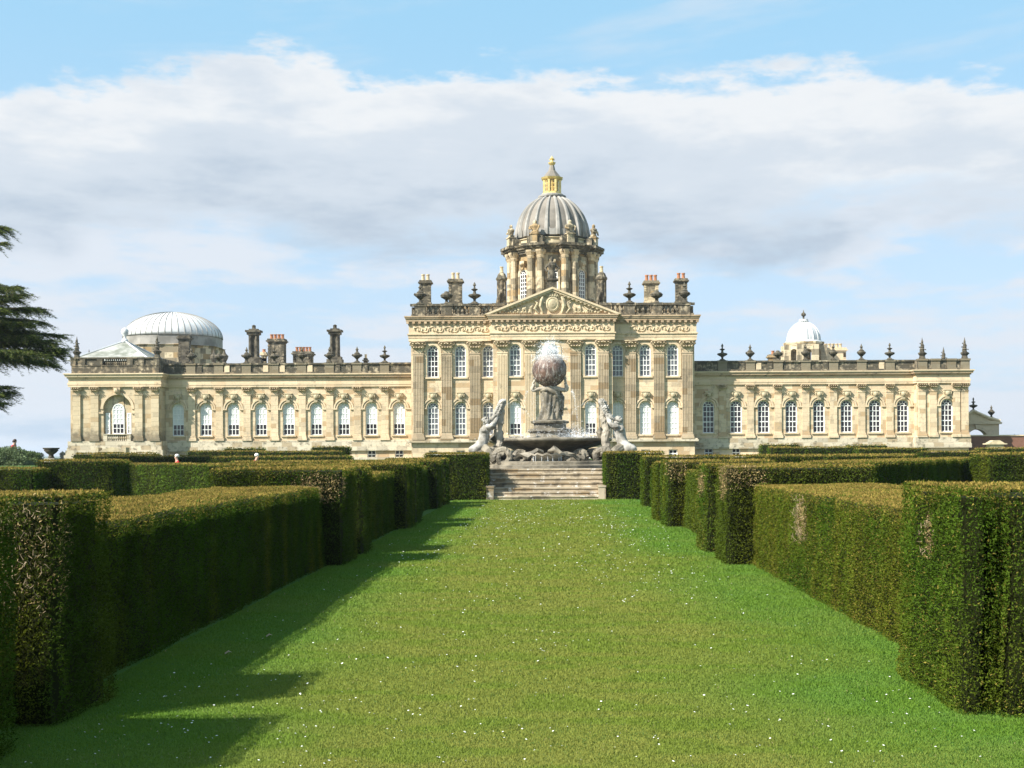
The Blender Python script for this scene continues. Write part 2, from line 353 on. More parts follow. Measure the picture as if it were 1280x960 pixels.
def build_grass():
    C = 1500000; y0, y1 = 7.0, 49.8; n = int(C*7.2*(1/y0-1/y1)*.55)
    uu = rng.random(n); Y = 1/(1/y0-uu*(1/y0-1/y1)); X = rng.uniform(-3.9, 3.6, n)
    s = (Y/8)**.75
    P = np.stack([X, Y, np.zeros(n)], 1)
    low = vnoise(P*[.35, .7, 1], 3); mid = vnoise(P*[2.2, 4.5, 1], 5); fine = rng.random(n)
    band = vnoise(P*[.35, .9, 1]+11, 8)
    h = .015*s*rng.uniform(.5, 1.2, n)*(.85+.3*mid); wd = .0048*s*rng.uniform(.7, 1.3, n)
    a = rng.uniform(0, 2*math.pi, n); ln = rng.uniform(.2, .9, n)*h; la = rng.uniform(0, 2*math.pi, n)
    dx = np.cos(a)*wd; dy = np.sin(a)*wd*.4
    V = np.zeros((n, 3, 3)); V[:, 0] = P+np.stack([-dx, -dy, 0*a], 1); V[:, 1] = P+np.stack([dx, dy, 0*a], 1)
    V[:, 2] = P+np.stack([np.cos(la)*ln, np.sin(la)*ln, h], 1)
    edge = np.clip((np.abs(X+.25)+(low-.5)*1.8-1.4)/1.5, 0, 1)[:, None]
    c = np.array([.172, .212, .038])*(1-low[:, None])+np.array([.200, .216, .044])*low[:, None]
    c = c*(1-edge)+np.array([.115, .208, .032])*edge
    st = np.clip((band-.5)*1.2, 0, .28)[:, None]*(1-.5*edge); c = c*(1-st)+np.array([.25, .235, .06])*st
    gr = np.clip((mid-.5)*1.6, 0, .4)[:, None]; c = c*(1-gr)+np.array([.11, .20, .018])*gr
    c *= 1.08*(.90+.24*fine)[:, None]
    straw = fine > .997; c[straw] = (.36, .31, .15)
    me = fastmesh('grass_blades', V.reshape(-1, 3), 3, c, M['blade']); tag(put('grass_blades', me), 'short mown grass blades over the lawn between the yew hedges', 'grass', kind='stuff')
    # daisies
    P = []
    for k_ in range(1500):
        if k_ < 520: y = 1/(1/7.6-random.random()*(1/7.6-1/48)); x = random.uniform(-3.4, 3.1)
        else:
            cxy = [(-1.2, 30), (1.2, 34), (-.6, 38), (1.9, 27), (.6, 22), (2.0, 38), (-1.7, 42), (1.6, 19), (-2.2, 24), (2.2, 32), (-1.6, 34), (.2, 44), (-2.6, 9.2)][random.randrange(13)]
            if cxy[1] < 16 and random.random() < .75: continue
            sy = cxy[1]*.09; x = random.gauss(cxy[0], .55); y = random.gauss(cxy[1], sy)
        if not (-3.4 < x < 3.0): continue
        P.append((x, y, random.uniform(.016, .024)))
    mb = MB()
    for x, y, z in P:
        r = random.uniform(.005, .0095)*(y/8)**.5; t0 = random.uniform(-.4, .4); t1 = random.uniform(-.5, .3); z *= (y/8)**.45
        mb.add([(x, y, z+.003)]+[(x+r*math.cos(i*math.pi/3), y+r*math.sin(i*math.pi/3), z+r*(t0*math.cos(i*math.pi/3)+t1*math.sin(i*math.pi/3))) for i in range(6)], [(0, i+1, (i+1) % 6+1) for i in range(6)])
    tag(mb.obj('daisies', simple('daisy_petals', (.82, .82, .76), .6, var=.1)), 'tiny white daisies scattered over the sunlit lawn', 'flowers', kind='stuff')
    # fallen pale leaves by the left hedge
    for i, (x, y) in enumerate(((-3.05, 12.95), (-3.2, 11.85), (-3.75, 9.1))):
        mb = MB(); mb.add([(0, 0, 0), (.035, .012, .022), (.06, .045, .012), (.018, .05, .03), (-.012, .03, .008)], [(0, 1, 3), (1, 2, 3), (0, 3, 4)])
        lab = ('fallen pale leaf farthest up the shaded foot of the left hedge', 'fallen pale leaf lying in the middle of the three by the left hedge foot', 'fallen brownish leaf nearest the viewer at the left hedge foot')[i]
        tag(mb.obj('fallen_leaf', M['twig'], loc=(x, y, .02)), lab, 'leaf', 'fallen leaves at the left hedge foot')
build_grass()

# ------------------------------------------------------------ clipped yew hedges
def warp(p, amp):
    q = p*[1.3, 1.3, .8]
    d = np.stack([vnoise(q*1.1, 21)-.5, vnoise(q*1.1+31, 22)-.5, (vnoise(q*1.0+57, 23)-.5)*.55], 1)*2
    q2 = p*4.5
    d2 = np.stack([vnoise(q2, 24)-.5, vnoise(q2+9, 25)-.5, (vnoise(q2+5, 26)-.5)*.6], 1)
    return p+d*amp+d2*amp*.8
DEAD_AND_LIT = []     # (point, radii) of browned patches, some painting sunlit paleness on leaves
def hedge(poly, z0, z1, label, group='clipped yew hedges round the lawn', dens=1.0, green=(0, 0, 0), topw=1.0, sidedry=.0, ymin=None, batter=.02):
    P2 = [Vector((*p, 0)) for p in poly]
    ar = sum(P2[i].x*P2[(i+1) % len(P2)].y-P2[(i+1) % len(P2)].x*P2[i].y for i in range(len(P2)))
    if ar < 0: P2.reverse()
    cx = sum(p.x for p in P2)/len(P2); cy = sum(p.y for p in P2)/len(P2); n = len(P2)
    dist = max(6.5, min(p.length for p in P2)); amp = .024+.0003*dist+(.006 if dist < 12 else 0)
    ins = .055 if dist < 15 else .035
    def loc(p, t):      # taper towards the top
        return Vector((p.x+(cx-p.x)/max(.5, abs(cx-p.x))*batter*t, p.y+(cy-p.y)/max(.5, abs(cy-p.y))*batter*t, 0))
    # leafless core body, slightly inside the leaves
    mb = MB(); step = max(.14, dist*.012)
    core = []
    def grid(a, b, c, d):  # bilinear patch
        nu = max(2, int((b-a).length/step)); nv = max(2, int((d-a).length/step)); nu = min(nu, 120); nv = min(nv, 120)
        vs = []
        for j in range(nv+1):
            for i in range(nu+1):
                s_, t_ = i/nu, j/nv
                vs.append((a*(1-s_)+b*s_)*(1-t_)+(d*(1-s_)+c*s_)*t_)
        mb.add(vs, [(j*(nu+1)+i, j*(nu+1)+i+1, (j+1)*(nu+1)+i+1, (j+1)*(nu+1)+i) for j in range(nv) for i in range(nu)])
    sg = lambda t: (t > 0)-(t < 0)
    if len(P2) == 4 and abs(P2[0].y-P2[1].y) < 1e-6: Q = [Vector((p.x+sg(cx-p.x)*ins*1.2, p.y+sg(cy-p.y)*ins*1.2, 0)) for p in P2]
    else: Q = [p+(Vector((cx, cy, 0))-p).normalized()*ins*1.4 for p in P2]
    up = Vector((0, 0, 1))
    for i in range(n):
        a, b = Q[i], Q[(i+1) % n]; grid(a+up*z0, b+up*z0, loc(b, 1)+up*(z1-ins*1.3), loc(a, 1)+up*(z1-ins*1.3))
    if n == 4: grid(*[loc(p, 1)+up*(z1-ins*1.3) for p in Q])
    cv_ = warp(np.array(mb.v), amp)
    faces = mb.f
    # leaves
    L = .012+.00115*dist
    Vs = []; Ts = []
    for i in range(n+1):
        if i < n:
            a, b = P2[i], P2[(i+1) % n]; c_, d_ = loc(b, 1)+up*z1, loc(a, 1)+up*z1; a = a+up*z0; b = b+up*z0
            nrm = (b-a).cross(up).normalized()
            seen = nrm.dot(-(a+b)/2+up*CH) > 0
        else:
            if n != 4: continue
            a, b, c_, d_ = [loc(p, 1)+up*z1 for p in P2]; nrm = up; seen = z1 < CH+.4
        area = (b-a).length*(d_-a).length
        cnt = int(area*((3.6 if i < n else (2.6 if dist < 20 else 1.9)) if seen else .8)/(L*L)*dens)
        if ymin is not None: pass
        cnt = min(cnt, 170000)
        if cnt < 4: continue
        s_ = rng.random(cnt)[:, None]; t_ = rng.random(cnt)[:, None]
        A, B, C_, D = [np.array(q) for q in (a, b, c_, d_)]
        p = (A*(1-s_)+B*s_)*(1-t_)+(D*(1-s_)+C_*s_)*t_
        pc = warp(p, amp)
        nv = np.array(nrm); jit = rng.normal(0, 1, (cnt, 3)); r0 = rng.random(cnt)
        off = (r0**1.5)*(.9*L+.012)
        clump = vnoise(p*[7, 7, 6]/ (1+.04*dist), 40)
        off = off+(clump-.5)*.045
        if i == n: off *= .35
        pc = pc+nv*off[:, None]
        # leaf direction: outward, upward, random
        dr = nv*(.45 if i < n else .22)+np.array([0, 0, .3 if i < n else 0])+jit*.62; dr /= np.linalg.norm(dr, axis=1)[:, None]
        sd_ = np.cross(dr, rng.normal(0, 1, (cnt, 3))); sd_ /= np.linalg.norm(sd_, axis=1)[:, None]+1e-6
        ll = (L*rng.uniform(.6, 1.35, cnt))[:, None]; ww = ll*.24
        V = np.zeros((cnt, 3, 3)); V[:, 0] = pc-sd_*ww; V[:, 1] = pc+sd_*ww; V[:, 2] = pc+dr*ll
        # colour: vertical streaks of green, olive and brown
        strk = vnoise(p*[2.6, 2.6, .32]+3, 41); pat = vnoise(p*[.9, .9, .9]+8, 42); fine = rng.random(cnt)
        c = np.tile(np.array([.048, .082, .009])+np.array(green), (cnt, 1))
        ol = np.clip((strk-.38)*2.2, 0, 1)[:, None]; c = c*(1-ol)+np.array([.098, .116, .012])*ol
        gr = np.clip((pat-.55)*3, 0, .8)[:, None]; c = c*(1-gr)+np.array([.050, .100, .009])*gr
        dryamt = sidedry+np.clip((t_[:, 0]*(z1-z0)-(z1-z0)+.10+.12*strk)/.2, 0, 1)*.7 if i < n else np.ones(cnt)*.92*topw
        dry = (rng.random(cnt) < dryamt*(.55+.6*strk))[:, None]
        dc = np.array([.275, .200, .050]) if i == n else np.array([.20, .165, .034])
        c = np.where(dry, dc*(.75+.5*rng.random((cnt, 1))), c)
        dead = np.zeros(cnt, bool)
        for q, rd in DEAD_AND_LIT:
            e = ((p-np.array(q))/np.array(rd)); e = (e**2).sum(1); dead |= rng.random(cnt) < np.clip(1.25-e, 0, .9)*(.26 if q[1] == 8.8 else .8)
        c[dead] = np.array([.33, .245, .115])*(.5+.9*rng.random((dead.sum(), 1)))
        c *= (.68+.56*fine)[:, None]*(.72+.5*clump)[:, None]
        Vs.append(V.reshape(-1, 3)); Ts.append(c)
    V = np.concatenate(Vs); T = np.concatenate(Ts); nl = len(T)
    me = bpy.data.meshes.new('hedge'); nc = len(cv_); nf = len(faces)
    me.vertices.add(nc+len(V)); me.vertices.foreach_set('co', np.concatenate([cv_, V]).astype(np.float32).ravel())
    me.loops.add(nf*4+nl*3); me.loops.foreach_set('vertex_index', np.concatenate([np.array(faces).ravel(), np.arange(nl*3)+nc]).astype(np.int32))
    me.polygons.add(nf+nl); me.polygons.foreach_set('loop_start', np.concatenate([np.arange(nf)*4, nf*4+np.arange(nl)*3]).astype(np.int32))
    me.update(calc_edges=True)
    at = me.attributes.new('tint', 'FLOAT_COLOR', 'FACE')
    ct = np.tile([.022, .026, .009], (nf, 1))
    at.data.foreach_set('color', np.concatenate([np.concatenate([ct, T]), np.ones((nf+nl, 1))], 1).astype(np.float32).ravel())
    me.materials.append(M['leaf'])
    o = put('yew_hedge', me); tag(o, label, 'hedge', group)
    return o
def rect(x0, x1, y0, y1): return [(x0, y0), (x1, y0), (x1, y1), (x0, y1)]
DEAD_AND_LIT += [((3.65, 17.0, 1.02), (.3, .42, .34)), ((3.45, 21.0, 1.6), (.45, .3, .26)), ((3.2, 24.4, 1.35), (.2, .5, .28)),
         ((-4.0, 21.2, 1.40), (.5, .4, .30)), ((3.15, 21.4, 1.5), (.2, .5, .4)), ((3.4, 31.6, 1.5), (.3, .4, .35)), ((3.14, 9.9, 1.3), (.3, .10, .22)), ((-3.75, 8.8, 1.25), (.35, .3, .5)), ((-4.3, 8.8, 1.3), (.5, .3, .4))]  # last two: pale dieback that also paints the near left front as sunlit
H_ = 1.72
# left row, near to far (X measured from the viewer's line)
hedge(rect(-6.2, -3.60, 6.6, 8.1), 0, H_, 'nearest clipped yew buttress, a dark sliver at the left edge of the photo')
hedge(rect(-6.2, -3.60, 8.8, 9.9), 0, 1.69, 'large near yew buttress on the left with a sunlit twiggy front face')
hedge(rect(-5.85, -3.98, 10.0, 21.2), 0, 1.40, 'long low yew hedge on the left, side in shade and flat tan top')
hedge(rect(-6.0, -3.64, 21.2, 22.7), 0, H_, 'second yew buttress on the left with brown patch at its upper front corner')
hedge(rect(-5.6, -3.66, 23.5, 24.7), 0, H_, 'narrow yew buttress directly behind the brown-patched one on the left')
hedge(rect(-5.8, -4.03, 24.7, 31.2), 0, 1.50, 'middle low yew hedge on the left between two pairs of buttresses')
hedge(rect(-8.9, -3.67, 31.2, 32.8), 0, 1.70, 'third yew buttress on the left running on as a cross hedge')
hedge(rect(-5.6, -3.70, 33.6, 34.9), 0, 1.70, 'narrow yew buttress behind the third left one, mostly hidden')
hedge(rect(-6.0, -4.30, 34.9, 42.6), 0, 1.50, 'farthest low yew hedge on the left side of the lawn')
hedge(rect(-11.3, -3.95, 42.6, 44.4), 0, 1.70, 'fourth yew buttress on the left joined to a long cross hedge')
hedge(rect(-6.2, -3.90, 45.4, 46.8), 0, 1.76, 'slim yew buttress on the left just before the tall block by the steps')
hedge(rect(-5.15, -2.6, 50.0, 52.4), 0, 1.95, 'tall square yew block left of the fountain steps', green=(.01, .012, 0))
# right row
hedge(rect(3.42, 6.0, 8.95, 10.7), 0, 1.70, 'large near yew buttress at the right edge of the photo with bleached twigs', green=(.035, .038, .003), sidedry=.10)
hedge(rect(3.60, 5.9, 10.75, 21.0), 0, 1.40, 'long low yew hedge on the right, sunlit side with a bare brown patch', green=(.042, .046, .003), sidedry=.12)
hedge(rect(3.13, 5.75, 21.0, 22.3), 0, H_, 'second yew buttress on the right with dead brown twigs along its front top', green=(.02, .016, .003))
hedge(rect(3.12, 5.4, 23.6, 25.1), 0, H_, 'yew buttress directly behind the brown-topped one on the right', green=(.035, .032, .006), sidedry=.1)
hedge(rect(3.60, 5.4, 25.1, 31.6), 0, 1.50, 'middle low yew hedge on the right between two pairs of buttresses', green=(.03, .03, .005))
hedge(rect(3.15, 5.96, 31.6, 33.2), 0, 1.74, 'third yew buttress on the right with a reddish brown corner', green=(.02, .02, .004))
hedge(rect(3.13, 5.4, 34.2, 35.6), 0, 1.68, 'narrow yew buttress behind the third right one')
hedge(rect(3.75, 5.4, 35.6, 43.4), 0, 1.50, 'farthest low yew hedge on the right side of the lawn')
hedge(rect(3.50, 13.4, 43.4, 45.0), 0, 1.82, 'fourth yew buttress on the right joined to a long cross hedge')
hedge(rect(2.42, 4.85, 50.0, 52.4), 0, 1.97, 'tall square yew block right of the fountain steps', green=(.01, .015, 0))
# the near right buttress is cut in two by a dark groove
GROOVE = hedge(rect(3.14, 3.36, 9.05, 10.7), 0, 1.70, 'thin yew rib on the inner side of the near right buttress before a dark groove', green=(.035, .038, .003), sidedry=.08)
# outlying hedges of the parterre
o2 = 'outlying clipped yew hedges of the parterre'
hedge(rect(-17.1, -14.6, 40, 42), 0, 1.79, 'squared yew block rising above the near left buttress, its front face dull olive', o2)
hedge(rect(-22.5, -16.6, 38.6, 40), 0, 1.55, 'lower yew hedge running off the left edge beside the squared block', o2)
hedge([(-19.8, 54.0), (-8.5, 45.2), (-7.6, 46.4), (-18.9, 55.2)], 0, 1.56, 'long sunlit green yew hedge with a dark square shadow near its left end', o2, green=(.06, .09, .012))
hedge(rect(-19.0, -17.9, 50.4, 51.6), 0, .85, 'small dark yew cube in front of the long sunlit hedge on the left', o2)
hedge([(7.5, 30), (16.9, 45), (15.8, 46.2), (6.6, 31.6)], 0, 1.69, 'slanting yew hedge on the right with an almost black shaded face', o2)
hedge(rect(14.2, 22, 38.5, 40.5), 0, 1.86, 'yew block against the right edge of the photo beyond the black hedge', o2)
o3 = 'low clipped hedges on the terrace before the house'
T = 1.27
for (a, b, Y, yt, lab) in (
    (90, 190, 80, 564, 'thin hedge under the left pavilion of the house'), (113, 192, 72, 567, 'hedge just in front of the thin one below the left pavilion'),
    (190, 262, 70, 568, 'hedge behind the red-coated walkers, left end'), (233, 330, 88, 562, 'dark-faced terrace hedge before the left wing windows'),
    (262, 435, 66, 569, 'long terrace hedge low across the left wing'), (280, 326, 98, 558, 'short raised hedge near the left wing plinth'),
    (321, 424, 84, 563, 'dark terrace hedge before the middle of the left wing'), (389, 434, 94, 557, 'small squared hedge at the middle of the left wing'),
    (954, 1000, 96, 557, 'small squared hedge at the middle of the right wing'), (964, 1078, 88, 561, 'pale green terrace hedge before the right wing'),
    (1064, 1110, 98, 558.5, 'short hedge close to the right wing plinth'), (1074, 1160, 84, 563, 'light green terrace hedge before the right pavilion'),
    (1156, 1240, 78, 567, 'darker terrace hedge below the right pavilion'), (1226, 1300, 90, 563.5, 'hedge in front of the brick wall at far right'),
    (940, 1145, 66, 571, 'long low hedge strip in front of the right wing hedges')):
    x0, x1 = PX(a, Y), PX(b, Y); hedge(rect(x0, x1, Y, Y+1.6), T-.05, PZ(yt, Y), lab, o3, dens=.8, green=(.012, .02, 0) if 'dark' not in lab else (0, 0, 0))

# bleached twigs on the two nearest hedges
def twigs(label, boxes):
    mb = MB()
    for (x0, x1, y0, y1, z0, z1, n, ln) in boxes:
        for i in range(n):
            p = Vector((random.uniform(x0, x1), random.uniform(y0, y1), random.uniform(z0, z1)))
            d = Vector((random.gauss(0, .5), random.gauss(0, .25), random.gauss(.3, 1))).normalized()*random.uniform(.35, .8)*ln
            q = p+d*.5+Vector((random.gauss(0, .003), 0, random.gauss(0, .003)))
            mb.tube([p, q, p+d], [.0022, .0018, .001], 3)
    return mb
tw = twigs('', [(-4.15, -3.66, 8.72, 8.78, .85, 1.62, 150, .07), (-6.1, -4.2, 8.72, 8.78, .9, 1.6, 60, .07)]); o = tw.obj('dead_twigs', M['twig'])
tag(o, 'bleached dead twigs on the sunlit front of the near left yew buttress', 'twigs', kind='stuff')
tw = twigs('', [(3.10, 3.14, 9.75, 10.05, 1.1, 1.45, 22, .06), (3.53, 3.57, 16.6, 17.4, .7, 1.32, 70, .16)]); o = tw.obj('dead_twigs', M['twig'])
tag(o, 'bleached dead twigs on the sunlit right yew hedges', 'twigs', kind='stuff')

exec_house = True
# ------------------------------------------------------------ the house
CX = 691.5
house = thing('country_house', 'long baroque cream stone country house with central dome, pediment and two wings', 'country house', (0, 130, T))
def hp(o):   # keep world coordinates while parented to the house empty
    if isinstance(o, MB): raise TypeError
    return o
HO = Vector((0, -130, -T))
def hobj(mb, name, mat, parent=None, smooth=False, loc=None):
    """mesh given in world coordinates, child of the house (or of one of its parts)"""
    off = Vector(loc) if loc else Vector((0, 0, 0))
    o = put(name, mb.mesh(name, mat, smooth), parent or house); o.location = (off+HO) if parent is None else off
    return o
def hput(name, me, x, y, z, parent=None, scale=None, rz=0):
    o = put(name, me, parent or house, scale=scale, rz=rz); o.location = Vector((x, y, z))+HO; return o

def wall_panel(mb, x0, x1, z0, z1, y, ops, reveal=.32):
    cols = {}
    for op in ops: cols.setdefault(round(op[0], 3), []).append(op)
    cs = sorted(cols); xb = [x0]+[(a+b)/2 for a, b in zip(cs, cs[1:])]+[x1]
    if not cs: mb.add([(x0, y, z0), (x1, y, z0), (x1, y, z1), (x0, y, z1)], [(0, 1, 2, 3)]); return
    def q(a, b, c, d):
        if b-a > 1e-4 and d-c > 1e-4: mb.add([(a, y, c), (b, y, c), (b, y, d), (a, y, d)], [(0, 1, 2, 3)])
    for k_, c in enumerate(cs):
        xa, xe = xb[k_], xb[k_+1]; st = sorted(cols[c], key=lambda o: o[2])
        zb = [z0]+[(a[3]+b[2])/2 for a, b in zip(st, st[1:])]+[z1]
        for j, (cx, w_, zl, zt, arch) in enumerate(st):
            za, ze = zb[j], zb[j+1]; l, r = cx-w_/2, cx+w_/2
            q(xa, l, za, ze); q(r, xe, za, ze); q(l, r, za, zl)
            if arch:
                rr = w_/2; sp_ = zt-rr; n = 10; ap = [(cx-rr*math.cos(math.pi*i/n), sp_+rr*math.sin(math.pi*i/n)) for i in range(n+1)]
                for i in range(n): mb.add([(ap[i][0], y, ap[i][1]), (ap[i+1][0], y, ap[i+1][1]), (ap[i+1][0], y, ze), (ap[i][0], y, ze)], [(0, 1, 2, 3)])
                out = [(l, zl)]+ap+[(r, zl)]
            else:
                q(l, r, zt, ze); out = [(l, zl), (l, zt), (r, zt), (r, zl)]
            m_ = len(out)
            for i in range(m_):
                a, b = out[i], out[(i+1) % m_]
                mb.add([(a[0], y, a[1]), (b[0], y, b[1]), (b[0], y+reveal, b[1]), (a[0], y+reveal, a[1])], [(0, 1, 2, 3)])
def outline(w_, h, arch, n=10, ins=0.0, zb=0.0):
    r = w_/2-ins
    if arch: return [(-r, zb+ins if zb == 0 else zb)]+[(-r*math.cos(math.pi*i/n), h-w_/2+r*math.sin(math.pi*i/n)) for i in range(n+1)]+[(r, zb+ins if zb == 0 else zb)]
    return [(-r, zb+ins if zb == 0 else zb), (-r, h-ins), (r, h-ins), (r, zb+ins if zb == 0 else zb)]
_wc = {}
def window_meshes(w_, h, arch, rows, blind, bar=.07, fr=.10, cols_=3, glass='glass'):
    key = (round(w_, 2), round(h, 2), arch, rows, blind, glass, cols_)
    if key in _wc: return _wc[key]
    mb = MB(); o_ = outline(w_, h, arch); i_ = outline(w_, h, arch, ins=fr); n = len(o_)
    for k_ in range(n):
        a, b, c, d = o_[k_], o_[(k_+1) % n], i_[(k_+1) % n], i_[k_]
        mb.add([(a[0], 0, a[1]), (b[0], 0, b[1]), (c[0], 0, c[1]), (d[0], 0, d[1]), (a[0], .08, a[1]), (b[0], .08, b[1]), (c[0], .08, c[1]), (d[0], .08, d[1])],
               [(0, 1, 2, 3), (3, 2, 6, 7), (4, 7, 6, 5)])
    zt = h-w_/2 if arch else h-fr
    for k_ in range(1, cols_): x = -w_/2+fr+(w_-2*fr)*k_/cols_; mb.box(x-bar/2, x+bar/2, .012, .07, fr, zt)
    for k_ in range(1, rows+(1 if arch else 0)):
        z = fr+(zt-fr)*k_/rows; bb = bar if abs(k_-rows*.4) > .6 else bar*1.6
        mb.box(-w_/2+fr, w_/2-fr, .016, .066, z-bb/2, z+bb/2)
    if arch:   # tracery of the fan
        r = w_/2-fr
        mb.arcband(0, zt, r*.40, r*.40+bar, .02, .06, n=8)
        for a in (45, 90, 135):
            t = R(a); c_, s_ = math.cos(t), math.sin(t)
            mb.tube([(r*.45*c_, .04, zt+r*.45*s_), (r*c_, .04, zt+r*s_)], bar*.55, 4)
    frm = mb.mesh('window_frame', M['white'])
    mb = MB(); mb.prism(outline(w_, h, arch, ins=.02), .075, .10); pane = mb.mesh('pane', M[glass])
    bl = None
    if blind:
        mb = MB(); zb = h*blind
        op = [p for p in outline(w_, h, arch, ins=.03) if p[1] > zb]; op = [(-w_/2+.03, zb)]+op+[(w_/2-.03, zb)]
        mb.prism(op, .058, .068); bl = mb.mesh('blind', M['blind'])
    mb = MB(); mb.box(-w_/2-.18, w_/2+.18, -.34, .02, -.16, 0); sill = mb.mesh('sill', M['trim'])
    _wc[key] = (frm, pane, bl, sill); return _wc[key]
def window(cx, y, zl, w_, h, arch=True, rows=5, blind=0, glass='glass', sill=True, cols_=3, label=None):
    fr, pn, bl, sl_ = window_meshes(w_, h, arch, rows, blind, glass=glass, cols_=cols_)
    o = hput('window', fr, cx, y+.2, zl)
    if label: o['label'] = label
    put('pane', pn, o)
    if bl: put('blind', bl, o)
    if sill: put('sill', sl_, o)
    return o
_hood = {}
def hood(cx, y, zs, w_, key=True):
    """archivolt with imposts and carved keystone over an arched window; zs = springing height"""
    k_ = round(w_, 2)
    if k_ not in _hood:
        mb = MB(); r = w_/2
        mb.arcband(0, 0, r+.06, r+.22, -.07, .02); mb.arcband(0, 0, r+.30, r+.46, -.14, .02)
        for s_ in (-1, 1): mb.box(min(s_*(r+.06), s_*(r+.75)), max(s_*(r+.06), s_*(r+.75)), -.15, .02, -.14, .0)
        me1 = mb.mesh('window_hood', M['trim'])
        mb = MB(); mb.prism([(-.16, r+.02), (.16, r+.02), (.30, r+.95), (-.30, r+.95)], -.30, .02)
        mb.ball((0, -.28, r+.62), .24, 8, 5, (1, .8, 1.2)); mb.box(-.42, .42, -.34, .02, r+.95, r+1.05)
        for s_ in (-1, 1):
            mb.tube([(s_*.26, -.2, r+.9), (s_*.42, -.22, r+.75), (s_*.38, -.2, r+.55), (s_*.27, -.18, r+.5)], [.08, .08, .06, .03], 5)
        _hood[k_] = (me1, mb.mesh('keystone', M['stone2']))
    o = hput('window_hood', _hood[k_][0], cx, y, zs); put('keystone', _hood[k_][1], o)
def capital_mesh(w_, h, d=.35, seed=1):
    rd = random.Random(seed); mb = MB(); hw = w_/2
    mb.lathe([(hw*.86, 0), (hw*.90, h*.12), (hw*.78, h*.14), (hw*.8, h*.5), (hw*.95, h*.84), (hw*1.2, h*.92)], 0, 0, 0, 4, 1.25, .6, ph=R(45))
    mb.box(-hw*1.36, hw*1.36, -d-.16, .02, h*.92, h)
    for row, (zz, nn, ll) in enumerate(((h*.10, 4, h*.40), (h*.38, 4, h*.44))):
        for i in range(nn):
            x = (-hw+(2*hw)*(i+.5)/nn)*(1.0+.22*row); out = d*.75+row*.10; lw = hw*.30
            mb.add([(x-lw, -out*.55, zz), (x+lw, -out*.55, zz), (x+lw*.9, -out*.9, zz+ll*.7), (x-lw*.9, -out*.9, zz+ll*.7),
                    (x+lw*.6, -out-.30, zz+ll), (x-lw*.6, -out-.30, zz+ll), (x, -out-.36, zz+ll*.76)], [(0, 1, 2, 3), (3, 2, 4, 5), (5, 4, 6)])
    for s_ in (-1, 1):       # corner volutes
        x = s_*hw*1.2; pts = []
        for i in range(9):
            t = i/8*2*math.pi*1.1; r = h*.20*(1-i/11); pts.append((x+s_*r*math.cos(t)*.9, -d*.9, h*.70+r*math.sin(t)))
        mb.tube([(s_*hw*.35, -d*.6, h*.45), (s_*hw*.75, -d*.8, h*.74)]+pts, h*.085, 4)
    mb.ball((0, -d*.95, h*.84), h*.14, 6, 4)
    return mb.mesh('capital', M['capm'])
M['capm'] = simple('carved_capital_stone', (.62, .50, .33), .9, scale=1.6, col2=(.34, .265, .17), bump=.04)
def pilaster_mesh(w_, z0, zc, d=.22, mat='pil', flutes=False, base=.5):
    mb = MB(); hw = w_/2
    mb.box(-hw, hw, -d, .02, z0+base, zc)
    mb.box(-hw-.14, hw+.14, -d-.15, .018, z0, z0+base*.45); mb.box(-hw-.10, hw+.10, -d-.11, .017, z0+base*.45, z0+base*.62); mb.box(-hw-.06, hw+.06, -d-.07, .016, z0+base*.62, z0+base)
    mb.box(-hw-.04, hw+.04, -d-.04, .015, zc-.18, zc-.08)
    if flutes:
        n = 6; fw = w_/(n*2+1)
        for i in range(n+1): mb.box(-hw+fw*2*i, -hw+fw*(2*i+1), -d-.045, -d+.01, z0+base+.3, zc-.35)
    return mb.mesh('pilaster', [M[mat]])
def moulding(mb, x0, x1, y0, y1, prof):
    """prof: list of (z0,z1,projection) - bands that wrap front and both ends"""
    for a, b, p in prof: mb.box(x0-p, x1+p, y0-p, y1+p, a, b)

